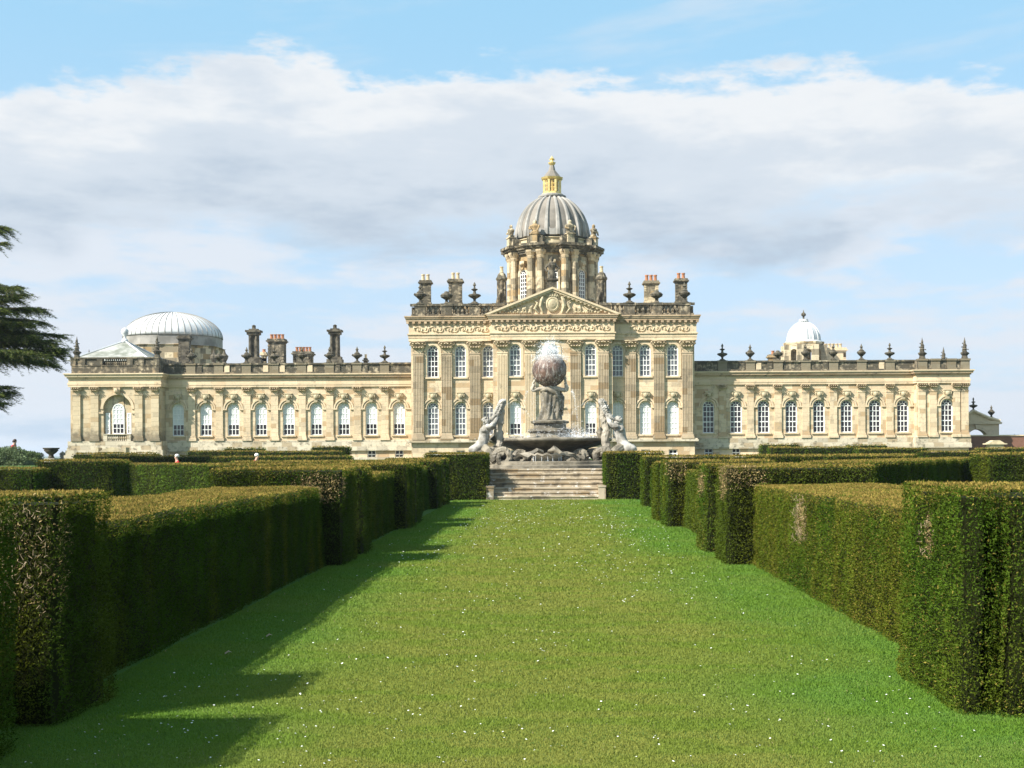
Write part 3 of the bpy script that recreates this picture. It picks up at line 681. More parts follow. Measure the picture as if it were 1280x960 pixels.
# ---- urns and finials
def urn_mesh(kind, s=1.0):
    mb = MB()
    if kind == 0:     # lidded flame urn
        pr = [(.30, 0), (.30, .12), (.16, .16), (.12, .38), (.20, .45), (.46, .72), (.52, .90), (.40, 1.02), (.30, 1.06), (.34, 1.12), (.18, 1.22), (.10, 1.45), (.20, 1.55), (.12, 1.66), (.05, 1.85), (.02, 1.95)]
        mb.lathe([(r*s, z*s) for r, z in pr], n=10); mb.box(-.36*s, .36*s, -.36*s, .36*s, -.1*s, .02*s)
        for a in range(4): t = a*math.pi/2+.4; mb.tube([(.42*s*math.cos(t), .42*s*math.sin(t), .7*s), (.6*s*math.cos(t), .6*s*math.sin(t), .85*s), (.5*s*math.cos(t), .5*s*math.sin(t), 1.0*s)], .06*s, 4)
    elif kind == 1:   # wide bowl with tall spiky finial
        pr = [(.34, 0), (.28, .14), (.12, .2), (.14, .42), (.56, .66), (.62, .80), (.50, .88), (.16, .95), (.12, 1.2), (.30, 1.32), (.32, 1.38), (.1, 1.45), (.07, 1.68), (.16, 1.74), (.14, 1.8), (.03, 2.05)]
        mb.lathe([(r*s, z*s) for r, z in pr], n=10); mb.box(-.38*s, .38*s, -.38*s, .38*s, -.1*s, .02*s)
    elif kind == 2:   # crocketed pinnacle
        pr = [(.38, 0), (.30, .3), (.42, .45), (.48, .62), (.28, .72), (.22, .9), (.30, 1.0), (.20, 1.15), (.25, 1.25), (.15, 1.42), (.19, 1.5), (.1, 1.72), (.13, 1.8), (.05, 2.1), (.02, 2.3)]
        mb.lathe([(r*s, z*s) for r, z in pr], n=8)
        for i in range(10):
            t = i*1.9; z = (.55+.14*i)*s; r = (.46-.032*i)*s; mb.ball((r*math.cos(t), r*math.sin(t), z), .075*s, 5, 4)
    else:             # squat broken bowl
        pr = [(.30, 0), (.14, .15), (.14, .35), (.55, .6), (.60, .8), (.45, .95), (.25, 1.02), (.2, 1.15), (.05, 1.2)]
        mb.lathe([(r*s, z*s) for r, z in pr], n=10)
    return mb.mesh('urn', M['urn'], smooth=False)
URN = [urn_mesh(i) for i in range(4)]

# ---- chimneys
def chimney(px0, px1, pyt, pyb, Y, pots, style='stack', potmat='pot', mat='dark'):
    x0, x1 = PX(px0, Y), PX(px1, Y); zt, zb = PZ(pyt, Y), PZ(pyb, Y); w_ = x1-x0; d = max(w_*.8, 1.0); h = zt-zb; mb = MB(); ph = .0
    cx = (x0+x1)/2
    if style == 'stack':
        zt2 = zt-pots[1] if pots else zt
        mb.box(x0+.1, x1-.1, Y+.1, Y+d-.1, zb, zt2-.5)
        mb.box(x0+.02, x1-.02, Y+.02, Y+d-.02, zb, zb+.5)
        for i in range(6): # quoined corners, alternate courses proud
            z = zb+.6+i*(h-1.8)/6; mb.box(x0+.06, x0+.38, Y+.06, Y+.38, z, z+.22); mb.box(x1-.38, x1-.06, Y+.06, Y+.38, z, z+.22)
        mb.box(x0+.02, x1-.02, Y+.02, Y+d-.02, zt2-.5, zt2-.36); mb.box(x0-.12, x1+.12, Y-.12, Y+d+.12, zt2-.36, zt2-.2); mb.box(x0, x1, Y, Y+d, zt2-.2, zt2)
    elif style == 'round':
        r = w_/2; zt2 = zt-(pots[1] if pots else 0); hh = zt2-zb
        mb.lathe([(r*1.0, 0), (r*1.0, hh*.08), (r*.82, hh*.12), (r*.74, hh*.70), (r*.9, hh*.74), (r*1.1, hh*.78), (r*1.12, hh*.82), (r*.92, hh*.86), (r*.7, hh*.95), (r*.3, hh)], cx, Y+r, zb, 12)
        for i in range(8):
            t = i*math.pi/4; mb.box(cx+r*.8*math.cos(t)-.07, cx+r*.8*math.cos(t)+.07, Y+r+r*.8*math.sin(t)-.07, Y+r+r*.8*math.sin(t)+.07, zb+hh*.1, zb+hh*.74)
        mb.tube([(cx-r*.8, Y+.1, zb), (cx-r*.55, Y-.05, zb+hh*.25), (cx-r*.2, Y-.1, zb+hh*.4)], [.3, .22, .12], 6)
    else:             # coupled columns carrying a block
        mb.box(x0-.25, x1+.25, Y-.1, Y+d+.1, zb, zb+h*.18); mb.box(x0-.12, x1+.12, Y, Y+d, zb+h*.18, zb+h*.24)
        for s_ in (-1, 1):
            c_ = cx+s_*w_*.27
            for yy in (Y+.3, Y+d-.3): mb.lathe([(w_*.2, 0), (w_*.165, .2), (w_*.15, h*.5), (w_*.2, h*.53)], c_, yy, zb+h*.24, 10)
        mb.box(cx-w_*.22, cx+w_*.22, Y+.35, Y+d-.35, zb+h*.24, zb+h*.78)
        mb.box(x0-.05, x1+.05, Y, Y+d, zb+h*.77, zb+h*.83); mb.box(x0-.2, x1+.2, Y-.15, Y+d+.15, zb+h*.83, zb+h*.875); mb.box(x0+.15, x1-.15, Y+.2, Y+d-.2, zb+h*.875, zb+h*.91)
        mb.lathe([(w_*.22, 0), (w_*.16, h*.02), (w_*.17, h*.08), (w_*.02, h*.10)], cx, Y+d/2, zb+h*.91, 8)
    o = hobj(mb, 'chimney', M[mat])
    if pots and pots[0]:
        n, ph = pots; pr = MB(); r = min(.2, w_/(n*2.6)); pr.lathe([(r*1.1, 0), (r, .12), (r*.85, ph*.8), (r*1.1, ph*.84), (r*1.1, ph), (r*.7, ph)], n=8); me = pr.mesh('chimney_pot', M[potmat])
        for i in range(n):
            p = put('chimney_pot', me, o); p.location = (cx+(i-(n-1)/2)*min(.55, w_*.85/n), Y+d/2, zt-ph-.03)
    return o

# ============ main block
YM = 130.0; YP = 128.9; YW = 133.0
def mx(px, Y=YM): return PX(px, Y)
def mz(py, Y=YM): return PZ(py, Y)
cX = mx(CX)
mainL, mainR = mx(514.5), mx(868.5); zG = T-.1; zPl = mz(550); zTopM = mz(406)
px_w = [541.5, 576, 610.5, 644.8, 691.5, 738.2, 772.5, 807, 841.5]
blinds_low = {541.5: 0, 576: 0, 610.5: 0, 644.8: .33, 691.5: 0, 738.2: .33, 772.5: .02, 807: .02, 841.5: .02}
ww = 1.22
def bay_ops(pxs, Y, upper=True):
    ops = []
    for p in pxs:
        x = PX(p, YM)
        if upper: ops.append((x, ww, mz(471), mz(431), True))
        ops.append((x, ww, mz(543.5), mz(502), True))
        if p != 691.5: ops.append((x, .95, mz(573), mz(562.5), False))
    return ops
pL, pR = mx(617.5), mx(765.5)       # projecting centre
mb = MB()
wall_panel(mb, mainL, pL, zG, zTopM, YM, bay_ops(px_w[:3], YM)); wall_panel(mb, pR, mainR, zG, zTopM, YM, bay_ops(px_w[6:], YM))
mb.box(mainL, mainR, YM+.45, YM+26, zG, zTopM)
for x in (mainL, mainR): mb.add([(x, YM, zG), (x, YM+.45, zG), (x, YM+.45, zTopM), (x, YM, zTopM)], [(0, 1, 2, 3)])
hobj(mb, 'wall', M['wall'])
mb = MB(); wall_panel(mb, pL, pR, zG, zTopM, YP, bay_ops(px_w[3:6], YP)); mb.box(pL, pR, YP+.45, YM+.44, zG, zTopM)
for x in (pL, pR): mb.add([(x, YP, zG), (x, YP+.45, zG), (x, YP+.45, zTopM), (x, YP, zTopM)], [(0, 1, 2, 3)])
hobj(mb, 'wall', M['wall'])
for p in px_w:
    Y = YP if 640 < p < 745 else YM; x = PX(p, YM)
    window(x, Y, mz(471), ww, mz(431)-mz(471), glass='glassg' if p not in (541.5, 691.5) else 'glass')
    bl = blinds_low[p]; window(x, Y, mz(543.5), ww, mz(502)-mz(543.5), blind=bl, glass='glassg' if bl == 0 else 'glass')
    hood(x, Y, mz(502)-ww/2, ww)
    if p != 691.5: window(x, Y, mz(573), .95, mz(562.5)-mz(573), arch=False, rows=2, cols_=2, sill=False)
    mb = MB(); r = ww/2; zs = mz(431)-r
    mb.arcband(0, 0, r+.02, r+.30, -.06, .02)
    for s_ in (-1, 1): mb.box(min(s_*(r+.02), s_*(r+.30)), max(s_*(r+.02), s_*(r+.30)), -.06, .02, mz(471)-zs, 0)
    if p == px_w[0]: sur = mb.mesh('window_surround', M['trim'])
    hput('window_surround', sur, x, Y, zs)
# plinth, string courses, entablature
mb = MB(); moulding(mb, mainL, mainR, YM, YM+26, [(zG, mz(573), .42), (mz(552.5), mz(550), .38), (mz(550), mz(548.5), .28)]); 
moulding(mb, pL, pR, YP, YM-.02, [(zG, mz(573), .41), (mz(552.6), mz(550.1), .37), (mz(550.1), mz(548.6), .27)])
hobj(mb, 'plinth', M['plinth'])
ent = [(mz(426), mz(422), .24), (mz(422), mz(418.2), .28), (mz(418.2), mz(416.8), .38), (mz(416.8), mz(406), .22)]
mb = MB(); moulding(mb, mainL, mainR, YM, YM+26, ent); moulding(mb, pL, pR, YP, YM-.02, [(a+.003, b+.003, p-.003) for a, b, p in ent]); hobj(mb, 'entablature', M['trim'])
cor = [(mz(406), mz(404.4), .38), (mz(401.5), mz(398.5), .72), (mz(398.5), mz(396.6), .84), (mz(396.6), mz(395), .95)]
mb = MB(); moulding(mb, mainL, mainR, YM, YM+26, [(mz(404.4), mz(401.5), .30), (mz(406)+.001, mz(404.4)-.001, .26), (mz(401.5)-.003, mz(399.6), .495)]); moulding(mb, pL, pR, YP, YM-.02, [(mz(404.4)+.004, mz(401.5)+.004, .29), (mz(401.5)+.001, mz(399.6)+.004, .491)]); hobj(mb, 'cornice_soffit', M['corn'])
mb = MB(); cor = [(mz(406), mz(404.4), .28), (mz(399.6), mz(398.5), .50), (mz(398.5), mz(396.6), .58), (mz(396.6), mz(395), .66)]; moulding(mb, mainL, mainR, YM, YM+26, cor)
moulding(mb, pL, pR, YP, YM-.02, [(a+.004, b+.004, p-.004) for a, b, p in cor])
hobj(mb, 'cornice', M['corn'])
mb = MB()
def modillions(mb, x0, x1, y, z0, z1, st=.60, w_=.28, d=.22):
    n = int((x1-x0)/st)
    for i in range(n+1): x = x0+(x1-x0)*i/n; mb.box(x-w_/2, x+w_/2, y-d, y+.05, z0, z1)
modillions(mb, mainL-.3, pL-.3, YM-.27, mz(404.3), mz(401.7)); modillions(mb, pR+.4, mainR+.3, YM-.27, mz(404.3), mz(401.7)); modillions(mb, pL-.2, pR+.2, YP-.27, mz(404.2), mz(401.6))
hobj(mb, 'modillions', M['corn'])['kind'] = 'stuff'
# carved frieze of scrolls
mb = MB()
def scrolls(mb, x0, x1, y, zc, r):
    x = x0; s_ = 1
    while x < x1:
        pts = [(x+r*1.3*(1-i/9)*math.cos(t:=math.pi-i*.72)*1.1, y-.05, zc+s_*r*(1-i/12)*math.sin(t)) for i in range(8)]
        mb.tube(pts, [.055]*6+[.05, .07], 4); mb.ball((x, y-.05, zc), .11, 5, 4)
        mb.tube([(x-r, y-.04, zc-s_*r*.3), (x-r*1.3, y-.1, zc+s_*r*.5), (x-r*1.5, y-.04, zc+s_*r*.8)], [.05, .1, .03], 4)
        x += r*2.3*random.uniform(.9, 1.1); s_ = -s_
scrolls(mb, mainL+.8, pL-.5, YM-.22, mz(411.4), .34); scrolls(mb, pR+2.5, mainR-.6, YM-.22, mz(411.4), .34); scrolls(mb, pL+.6, pR-.3, YP-.22, mz(411.4), .34)
hobj(mb, 'frieze_carving', M['trim'])['kind'] = 'stuff'
# giant pilasters
PW = 1.12; zc0 = mz(440.5); zc1 = mz(426)
pm = pilaster_mesh(PW, mz(549), zc0, flutes=True); pm2 = pilaster_mesh(PW, mz(549), zc0, d=.22, mat='trim', flutes=True); caps = [capital_mesh(PW, zc1-zc0, seed=s_) for s_ in (1, 2)]
for i, p in enumerate([523.5, 559, 594.5, 629, 663.5, 719.5, 754, 788.5, 824, 859.5]):
    Y = YP if 620 < p < 763 else YM
    o = hput('pilaster', pm if i not in (3, 4) else pm2, PX(p, YM), Y, 0)
    c_ = put('capital', caps[i % 2], o); c_.location = (0, -.02, zc0)
# pilaster side for the recess between wings and block handled by walls
# balustrade
def balustrade(x0, x1, y, z0, z1, peds, solid=(), mat='dark', pw=1.2, d=.42, bal=True, back=True):
    mb = MB(); hr = (z1-z0)
    mb.box(x0, x1, y, y+d, z0, z0+hr*.18); mb.box(x0-.08, x1+.08, y-.08, y+d+.08, z1-hr*.17, z1)
    for p in peds: mb.box(p-pw/2, p+pw/2, y-.07, y+d+.05, z0+.01, z1-hr*.17); mb.box(p-pw/2-.12, p+pw/2+.12, y-.14, y+d+.12, z1-hr*.2, z1+.03)
    hobj(mb, 'parapet', M[mat])
    mb = MB(); pp = sorted(peds)
    prof = [(.12, 0), (.12, .1), (.07, .14), (.13, .38), (.11, .5), (.06, .78), (.11, .86), (.11, 1)]
    hb = hr*.65; edges = [x0+pw*.0]+[e for p in pp for e in (p-pw/2, p+pw/2)]+[x1]
    for a, b in zip(edges[::2], edges[1::2]):
        n = int((b-a)/.46)
        for i in range(n): mb.lathe([(r_*1.5, h_*hb) for r_, h_ in prof], a+(b-a)*(i+.5)/n, y+d/2, z0+hr*.18, 6)
    if mb.v: hobj(mb, 'balusters', M['dark'])['kind'] = 'stuff'
zb0, zb1 = mz(394.9), mz(379)
urn_px = [526, 559, 594, 788, 822, 857]
for a, b, ps in ((mainL, mx(628), [526, 559, 594, 624]), (mx(755), mainR, [758, 788, 822, 857])):
    balustrade(a, b, YM+.05, zb0, zb1, [mx(p) for p in ps], pw=1.15)
mb = MB(); mb.box(mainL+.02, mainR-.02, YM+.6, YM+25.5, zb0-.4, zb0+.35); mb.box(mainL+1, mainR-1, YM+1.3, YM+25, zb0, zb1-.12); hobj(mb, 'roof', M['grit'])
for i, p in enumerate(urn_px): hput('urn', URN[(0, 3, 1, 1, 3, 0)[i]], mx(p), YM+.28, zb1+.05, scale=(1.15, 1.15, 1.12))
mb = MB(); mb.box(mainL+.02, mainL+.4, YM+.6, YM+25.5, zb0, zb1-.3); mb.box(mainR-.4, mainR-.02, YM+.6, YM+25.5, zb0, zb1-.3); hobj(mb, 'parapet', M['dark'])
# chimneys of the main block
chimney(525, 540, 341, 382, 139, (2, .75), 'stack', 'potw'); chimney(561, 579, 339, 382, 139, (2, .8), 'stack', 'potw')
chimney(806, 825, 343, 382, 139, (3, .75), 'stack', 'pot', 'grit'); chimney(845, 861, 341, 382, 139, (2, .7), 'stack', 'pot')
chimney(621.5, 634.5, 332, 382, 137, (1, .65), 'round', 'potw'); chimney(746.5, 760, 332, 382, 137, (1, .65), 'round', 'potw')
# pediment
zpb = mz(395)+.01; xa, xb_, xm = pL-.95, pR+.95, (pL+pR)/2; zap = PZ(358.5, YP-.6)
mb = MB(); mb.prism([(pL, zpb), (pR, zpb), (xm, zpb+(zap-zpb)*(1-.95/(xm-pL+.95))-.25)], YP-.15, YM+14); hobj(mb, 'pediment', M['trim'])
ped = house.children[-1] if False else None
mb = MB(); sl_ = (zap-zpb)/(xm-xa)
for (off, th, y0, y1) in ((0, .22, YP-.68, YM+14.1), (-.24, .20, YP-.56, YP-.1), (-.46, .16, YP-.34, YP-.12)):
    for s_ in (-1, 1):
        X0 = xm+s_*(xm-xa-(-off)*1.4); pts = [(X0, zpb-.0), (xm, zap+off), (xm, zap+off-th), (X0-s_*th/sl_*1.0, zpb)]
        mb.prism(pts if s_ > 0 else pts[::-1], y0+(.003 if s_ > 0 else 0), y1)
for s_ in (-1, 1):
    for i in range(1, 17):
        t = i/17; x = xm+s_*(xm-xa)*(1-t); z = zpb+(zap-zpb)*t-.36; 
        if z > zpb+.1: mb.box(x-.12, x+.12, YP-.50, YP-.14, z-.16, z+.05)
pd = hobj(mb, 'pediment_cornice', M['trim'])
# coat of arms relief
mb = MB(); zc_ = zpb+(zap-zpb)*.38
mb.lathe([(.78, 0), (.82, .1), (.6, .16), (.02, .24)], 0, 0, 0, 14); me = None
mbr = MB()
for vv in mb.v: pass
def relief_disc(mbr, cx, cz, r, y, d, n=14, sx=1, sz=1.15):
    rings = [(r, 0), (r*1.02, d*.5), (r*.8, d*.7), (r*.74, d*.55), (r*.4, d*.85), (.01, d)]
    vs = []
    for rr, dd in rings:
        for i in range(n): t = 2*math.pi*i/n; vs.append((cx+rr*sx*math.cos(t), y-dd, cz+rr*sz*math.sin(t)))
    mbr.add(vs, [(j*n+i, j*n+(i+1) % n, (j+1)*n+(i+1) % n, (j+1)*n+i) for j in range(len(rings)-1) for i in range(n)])
yr = YP-.15
relief_disc(mbr, xm, zc_, .72, yr, .35)
for i in range(5): mbr.box(xm-.6+i*.26, xm-.44+i*.26, yr-.28, yr+.02, zc_+.85, zc_+1.2-.1*(abs(i-2) == 1))
mbr.box(xm-.7, xm+.7, yr-.24, yr+.02, zc_+.78, zc_+.9)
for s_ in (-1, 1):    # rearing supporters, scrolls and trophies tapering to the corners
    mbr.tube([(xm+s_*1.0, yr-.1, zpb+.15), (xm+s_*1.25, yr-.2, zc_-.2), (xm+s_*1.15, yr-.25, zc_+.4), (xm+s_*1.0, yr-.22, zc_+.8)], [.14, .26, .22, .14], 6)
    mbr.tube([(xm+s_*1.2, yr-.2, zc_+.2), (xm+s_*.85, yr-.25, zc_+.1)], [.1, .08], 5)
    mbr.tube([(xm+s_*1.5, yr-.1, zpb+.15), (xm+s_*1.9, yr-.2, zpb+.6), (xm+s_*1.6, yr-.2, zpb+1.2), (xm+s_*2.0, yr-.15, zpb+1.5)], [.1, .16, .14, .05], 5)
    for i in range(9):
        x = xm+s_*(2.3+i*.42); hh = (zap-zpb)*(1-abs(x-xm)/(xm-xa))-.75
        if hh < .2: break
        mbr.tube([(x, yr-.05, zpb+.12), (x+s_*random.uniform(-.2, .3), yr-.18, zpb+.12+hh*.5), (x+s_*random.uniform(-.3, .4), yr-.08, zpb+.1+hh*random.uniform(.7, 1))], [.1, .13, .05], 5)
        mbr.ball((x+.2*s_, yr-.1, zpb+.25), .14, 6, 4)
for v_ in range(0): pass
hobj(mbr, 'coat_of_arms', M['stone2'])
# statue-like figure on the apex
mb = MB(); YA = YM+2.5
ax_, az_ = PX(691, YA), PZ(357, YA)
mb.box(ax_-.55, ax_+.55, YA-.5, YA+.5, az_-1.2, az_+.55); mb.box(ax_-.72, ax_+.72, YA-.65, YA+.65, az_+.55, az_+.7)
mb.lathe([(.5, 0), (.42, .5), (.3, 1.0), (.5, 1.5), (.42, 1.8), (.15, 1.95), (.22, 2.15), (.2, 2.4), (.02, 2.5)], ax_, YA, az_+.7, 9)
for s_ in (-1, 1): mb.tube([(ax_+s_*.4, YA, az_+2.3), (ax_+s_*.75, YA-.1, az_+1.9), (ax_+s_*.5, YA-.4, az_+1.5)], [.16, .13, .1], 6)
hobj(mb, 'apex_statue', M['urn'])

# ============ central dome on its drum
YD = 146.0; dX = PX(691.8, YD)
def DZ(py): return PZ(py, YD-5)
def ngon(r, n=8, ph=R(22.5)): return [(dX+r*math.cos(ph+i*2*math.pi/n), YD+r*math.sin(ph+i*2*math.pi/n)) for i in range(n)]
sD = YD/F*1.0
RD = 52*(YD-3)/F/.924*1.0
RD -= .25; z0, z1 = DZ(392), DZ(311)
mb = MB(); mb.lathe([(RD+.7, 0), (RD+.7, DZ(376)-z0), (RD+.45, DZ(375.5)-z0), (RD+.45, DZ(374.5)-z0), (RD, DZ(374)-z0), (RD, z1-z0)], dX, YD, z0, 8, ph=R(22.5)); drum = hobj(mb, 'drum', M['grit'])
# corner piers with coupled columns
mb = MB(); mb.lathe([(.56, 0), (.50, .25), (.44, .35), (.40, DZ(322)-DZ(374))], 0, 0, 0, 10); dcm = mb.mesh('drum_column', M['grit'])
mb = MB(); mb.lathe([(.42, 0), (.52, .25), (.44, .3), (.66, .75), (.70, .95)], 0, 0, 0, 8); dcp = mb.mesh('drum_capital', M['capm'])
for i in range(8):
    a = R(22.5+45*i); c_, s_ = math.cos(a), math.sin(a); tx, ty = -s_, c_
    for off in (-.62, .62):
        px_, py_ = dX+(RD+.12)*c_+off*tx, YD+(RD+.12)*s_+off*ty
        put('drum_column', dcm, drum, (px_, py_, DZ(374))); put('drum_capital', dcp, drum, (px_, py_, DZ(322.3)))
# drum windows on each face
zwb, zwt = DZ(372), DZ(334.5); Wd = 1.15; apo = RD*math.cos(R(22.5))
for i in range(8):
    a = R(-90+45*i); c_, s_ = math.cos(a), math.sin(a)
    fr, pn, bl, sl2 = window_meshes(Wd, zwt-zwb, True, 6, 0, glass='glass' if i != 1 else 'glassg')
    for (name_, me_, yo) in (('drum_window', fr, .16),):
        o = put(name_, me_, house); o.location = Vector((dX+(apo+yo)*c_, YD+(apo+yo)*s_, zwb))+HO; o.rotation_euler.z = a+R(90)
        put('pane', pn, o)
        mb = MB(); r = Wd/2; zs = zwt-zwb-r
        mb.arcband(0, zs, r, r+.28, -.12, .16)
        for q_ in (-1, 1): mb.box(min(q_*r, q_*(r+.28)), max(q_*r, q_*(r+.28)), -.11, .16, 0, zs)
        mb.prism([(-.2, zwt-zwb), (.2, zwt-zwb), (.38, zwt-zwb+1.0), (-.38, zwt-zwb+1.0)], -.3, .14); mb.ball((0, -.3, zwt-zwb+.6), .3, 7, 5)
        put('window_surround', mb.mesh('window_surround', M['grit']), o)
mb = MB()
pr = [(RD+.35, DZ(315)), (RD+.35, DZ(312.5)), (RD+.5, DZ(312.5)), (RD+.5, DZ(310.5)), (RD+.7, DZ(310)), (RD+.75, DZ(307.5)), (RD+.95, DZ(306.5)), (RD+1.05, DZ(304.5)), (RD+.6, DZ(304)), (RD-.3, DZ(303.9))]
mb.lathe([(r, z-z0) for r, z in pr], dX, YD, z0, 8, ph=R(22.5)); hobj(mb, 'drum_cornice', M['dark'], drum, loc=(0, 0, 0))
for i in range(8):   # broken-forward blocks above each pier
    a = R(22.5+45*i)
    if i == 0:
        mb = MB()
        for (r0, r1, hw_, za, zb2) in ((-.2, .62, 1.15, 315, 310), (-.2, .85, 1.3, 310, 307.5), (-.2, 1.08, 1.5, 307.5, 304.2), (-.8, .35, 1.0, 304.2, 294.5)):
            mb.box(r0, r1, -hw_, hw_, DZ(za)+.002, DZ(zb2)+.002)
        blk = mb.mesh('cornice_block', M['dark'])
    o = put('cornice_block', blk, drum); o.location = (dX+RD*math.cos(a), YD+RD*math.sin(a), 0); o.rotation_euler.z = a
# blocking course and dome shell
Rb = 47.5*(YD)/F
mb = MB(); mb.lathe([(Rb+.25, 0), (Rb+.25, .35), (Rb, .4), (Rb, DZ(296)-DZ(304)), (Rb+.15, DZ(295.8)-DZ(304)), (Rb+.15, DZ(294.8)-DZ(304)), (Rb-.9, DZ(294.6)-DZ(304))], dX, YD, DZ(304), 24); hobj(mb, 'attic', M['stone2'], drum, loc=(0, 0, 0))
zd0 = PZ(301, YD); hd = PZ(248.5, YD)-zd0; Rr = 45*(YD)/F
mb = MB(); pr = []
for j in range(15):
    t = j/14*R(72); pr.append((Rr*math.cos(t)**.97, hd*math.sin(t)/math.sin(R(72))))
mb.lathe(pr, dX, YD, zd0, 64); dome = hobj(mb, 'dome', M['leadD'], smooth=True)
for i in range(20):
    a = 2*math.pi*i/20+R(9)
    if i == 0:
        mb = MB(); mb.tube([(r*1.0+.02, 0, z) for r, z in pr], [.30*(1-.5*k_/14) for k_ in range(15)], 6); rib = mb.mesh('rib', M['lead'])
    o = put('rib', rib, dome); o.location = (dX, YD, zd0); o.rotation_euler.z = a
# stepped flashing at the foot between ribs (scalloped)
mb = MB()
for i in range(24):
    a = 2*math.pi*(i+.5)/24+R(7.5); 
    mb.add([(dX+(Rr*rr)*math.cos(a+da), YD+(Rr*rr)*math.sin(a+da), zd0+zz) for rr, da, zz in ((1.02, -.1, 0), (1.02, .1, 0), (1.005, .09, .95), (1.01, .05, .7), (1.01, -.05, .7), (1.005, -.09, .95))], [(0, 1, 2, 3, 4, 5)])
hobj(mb, 'flashing', M['lead'], dome, loc=(0, 0, 0))
# statue busts round the drum
bust = MB(); bust.box(-.42, .42, -.4, .4, 0, 1.0); bust.box(-.52, .52, -.5, .5, 1.0, 1.12)
bust.lathe([(.46, 0), (.5, .15), (.38, .35), (.44, .6), (.56, .85), (.5, 1.0), (.2, 1.12), (.25, 1.25), (.26, 1.42), (.05, 1.58)], 0, 0, 1.12, 9, 1, .75); bust.tube([(-.5, 0, 2.0), (-.62, -.2, 1.7), (-.3, -.45, 1.6)], [.16, .14, .1], 6); bust.tube([(.5, 0, 2.0), (.6, -.25, 1.8), (.45, -.4, 1.4)], [.16, .14, .1], 6); bm_ = bust.mesh('bust', M['grit'])
for i in range(8):
    a = R(22.5+45*i); o = put('bust', bm_, drum); o.location = (dX+(RD+.25)*math.cos(a), YD+(RD+.25)*math.sin(a), DZ(304)+.05); o.rotation_euler.z = a+R(90)
# lantern
zl = zd0+hd-.1
LZ = lambda py: PZ(py, YD)
mb = MB(); mb.lathe([(1.45, -.1), (1.5, .12), (1.72, .18), (1.72, .36), (1.5, .42), (1.4, .55), (1.2, .56)], dX, YD, zl, 16); lant = hobj(mb, 'lantern', M['lead'])
zg = LZ(245); mb = MB(); mb.lathe([(1.28, 0), (1.28, .2), (1.15, .22), (1.15, .4)], dX, YD, zg, 8, ph=R(22.5))
for i in range(8):
    a = R(22.5+45*i); mb.box(dX+1.05*math.cos(a)-.13, dX+1.05*math.cos(a)+.13, YD+1.05*math.sin(a)-.13, YD+1.05*math.sin(a)+.13, zg+.4, LZ(226))
    b_ = R(45*i); bx_, by_ = dX+.98*math.cos(b_), YD+.98*math.sin(b_)
    for fz in (.33, .66): z_ = zg+.4+(LZ(226)-zg-.4)*fz; mb.tube([(dX+1.05*math.cos(a), YD+1.05*math.sin(a), z_), (dX+1.05*math.cos(a+R(45)), YD+1.05*math.sin(a+R(45)), z_)], .05, 4)
    mb.tube([(bx_, by_, zg+.4), (bx_, by_, LZ(226))], .06, 4)
mb.lathe([(1.05, 0), (1.3, .12), (1.42, .3), (1.2, .34)], dX, YD, LZ(226), 8, ph=R(22.5))
hobj(mb, 'lantern_frame', M['gold'], lant, loc=(0, 0, 0))
mb = MB(); mb.lathe([(.86, .3), (.86, LZ(226)-zg)], dX, YD, zg, 8, ph=R(22.5)); hobj(mb, 'lantern_glazing', M['potw'], lant, loc=(0, 0, 0))
mb = MB(); mb.lathe([(1.2, 0), (.8, .45), (.45, .9), (.3, 1.5)], dX, YD, LZ(226)+.33, 8, ph=R(22.5)); hobj(mb, 'lantern_roof', M['leadD'], lant, loc=(0, 0, 0))
mb = MB(); zt_ = LZ(210.5); mb.lathe([(.28, -.1), (.2, .3), (.42, .55), (.46, .7), (.2, .8), (.14, 1.0), (.30, 1.15), (.16, 1.3), (.05, 1.5)], dX, YD, zt_, 10); mb.box(dX-.34, dX+.34, YD-.06, YD+.06, zt_+.98, zt_+1.1)
hobj(mb, 'finial', M['gold'], lant, loc=(0, 0, 0))

# ============ wings
def wz(py): return PZ(py, YW)
def wx(px): return PX(px, YW)
WENT = [(482, 479.6, .16), (479.6, 477, .20), (477, 471.8, .12), (471.8, 470, .24), (470, 468, .40), (468, 466.9, .47), (466.9, 465.6, .54)]
def wing(xl, xr, Y, wins, depth=12, mat='wall', x_vis=None, blind=.34, glass='glass', basement=(), mirror=False):
    f = lambda py: PZ(py, YW)
    ww2 = 1.30; ops = [(PX(p, YW), ww2, f(542.4), f(501.8), True) for p in wins]+[(PX(p, YW), .95, f(572.5), f(561.5), False) for p in basement]
    mb = MB(); zt = f(471); wall_panel(mb, xl, xr, zG, zt, Y, ops)
    mb.box(xl, xr, Y+.45, Y+depth, zG, zt)
    for x in (xl, xr): mb.add([(x, Y, zG), (x, Y+.45, zG), (x, Y+.45, zt), (x, Y, zt)], [(0, 1, 2, 3)])
    hobj(mb, 'wall', M[mat])
    for i, p in enumerate(wins):
        b_ = blind[i] if isinstance(blind, (list, tuple)) else blind
        window(PX(p, YW), Y, f(542.4), ww2, f(501.8)-f(542.4), blind=b_, glass=glass); hood(PX(p, YW), Y, f(501.8)-ww2/2, ww2)
    for p in basement: window(PX(p, YW), Y, f(572.5), .95, f(561.5)-f(572.5), arch=False, rows=2, cols_=2, sill=False)
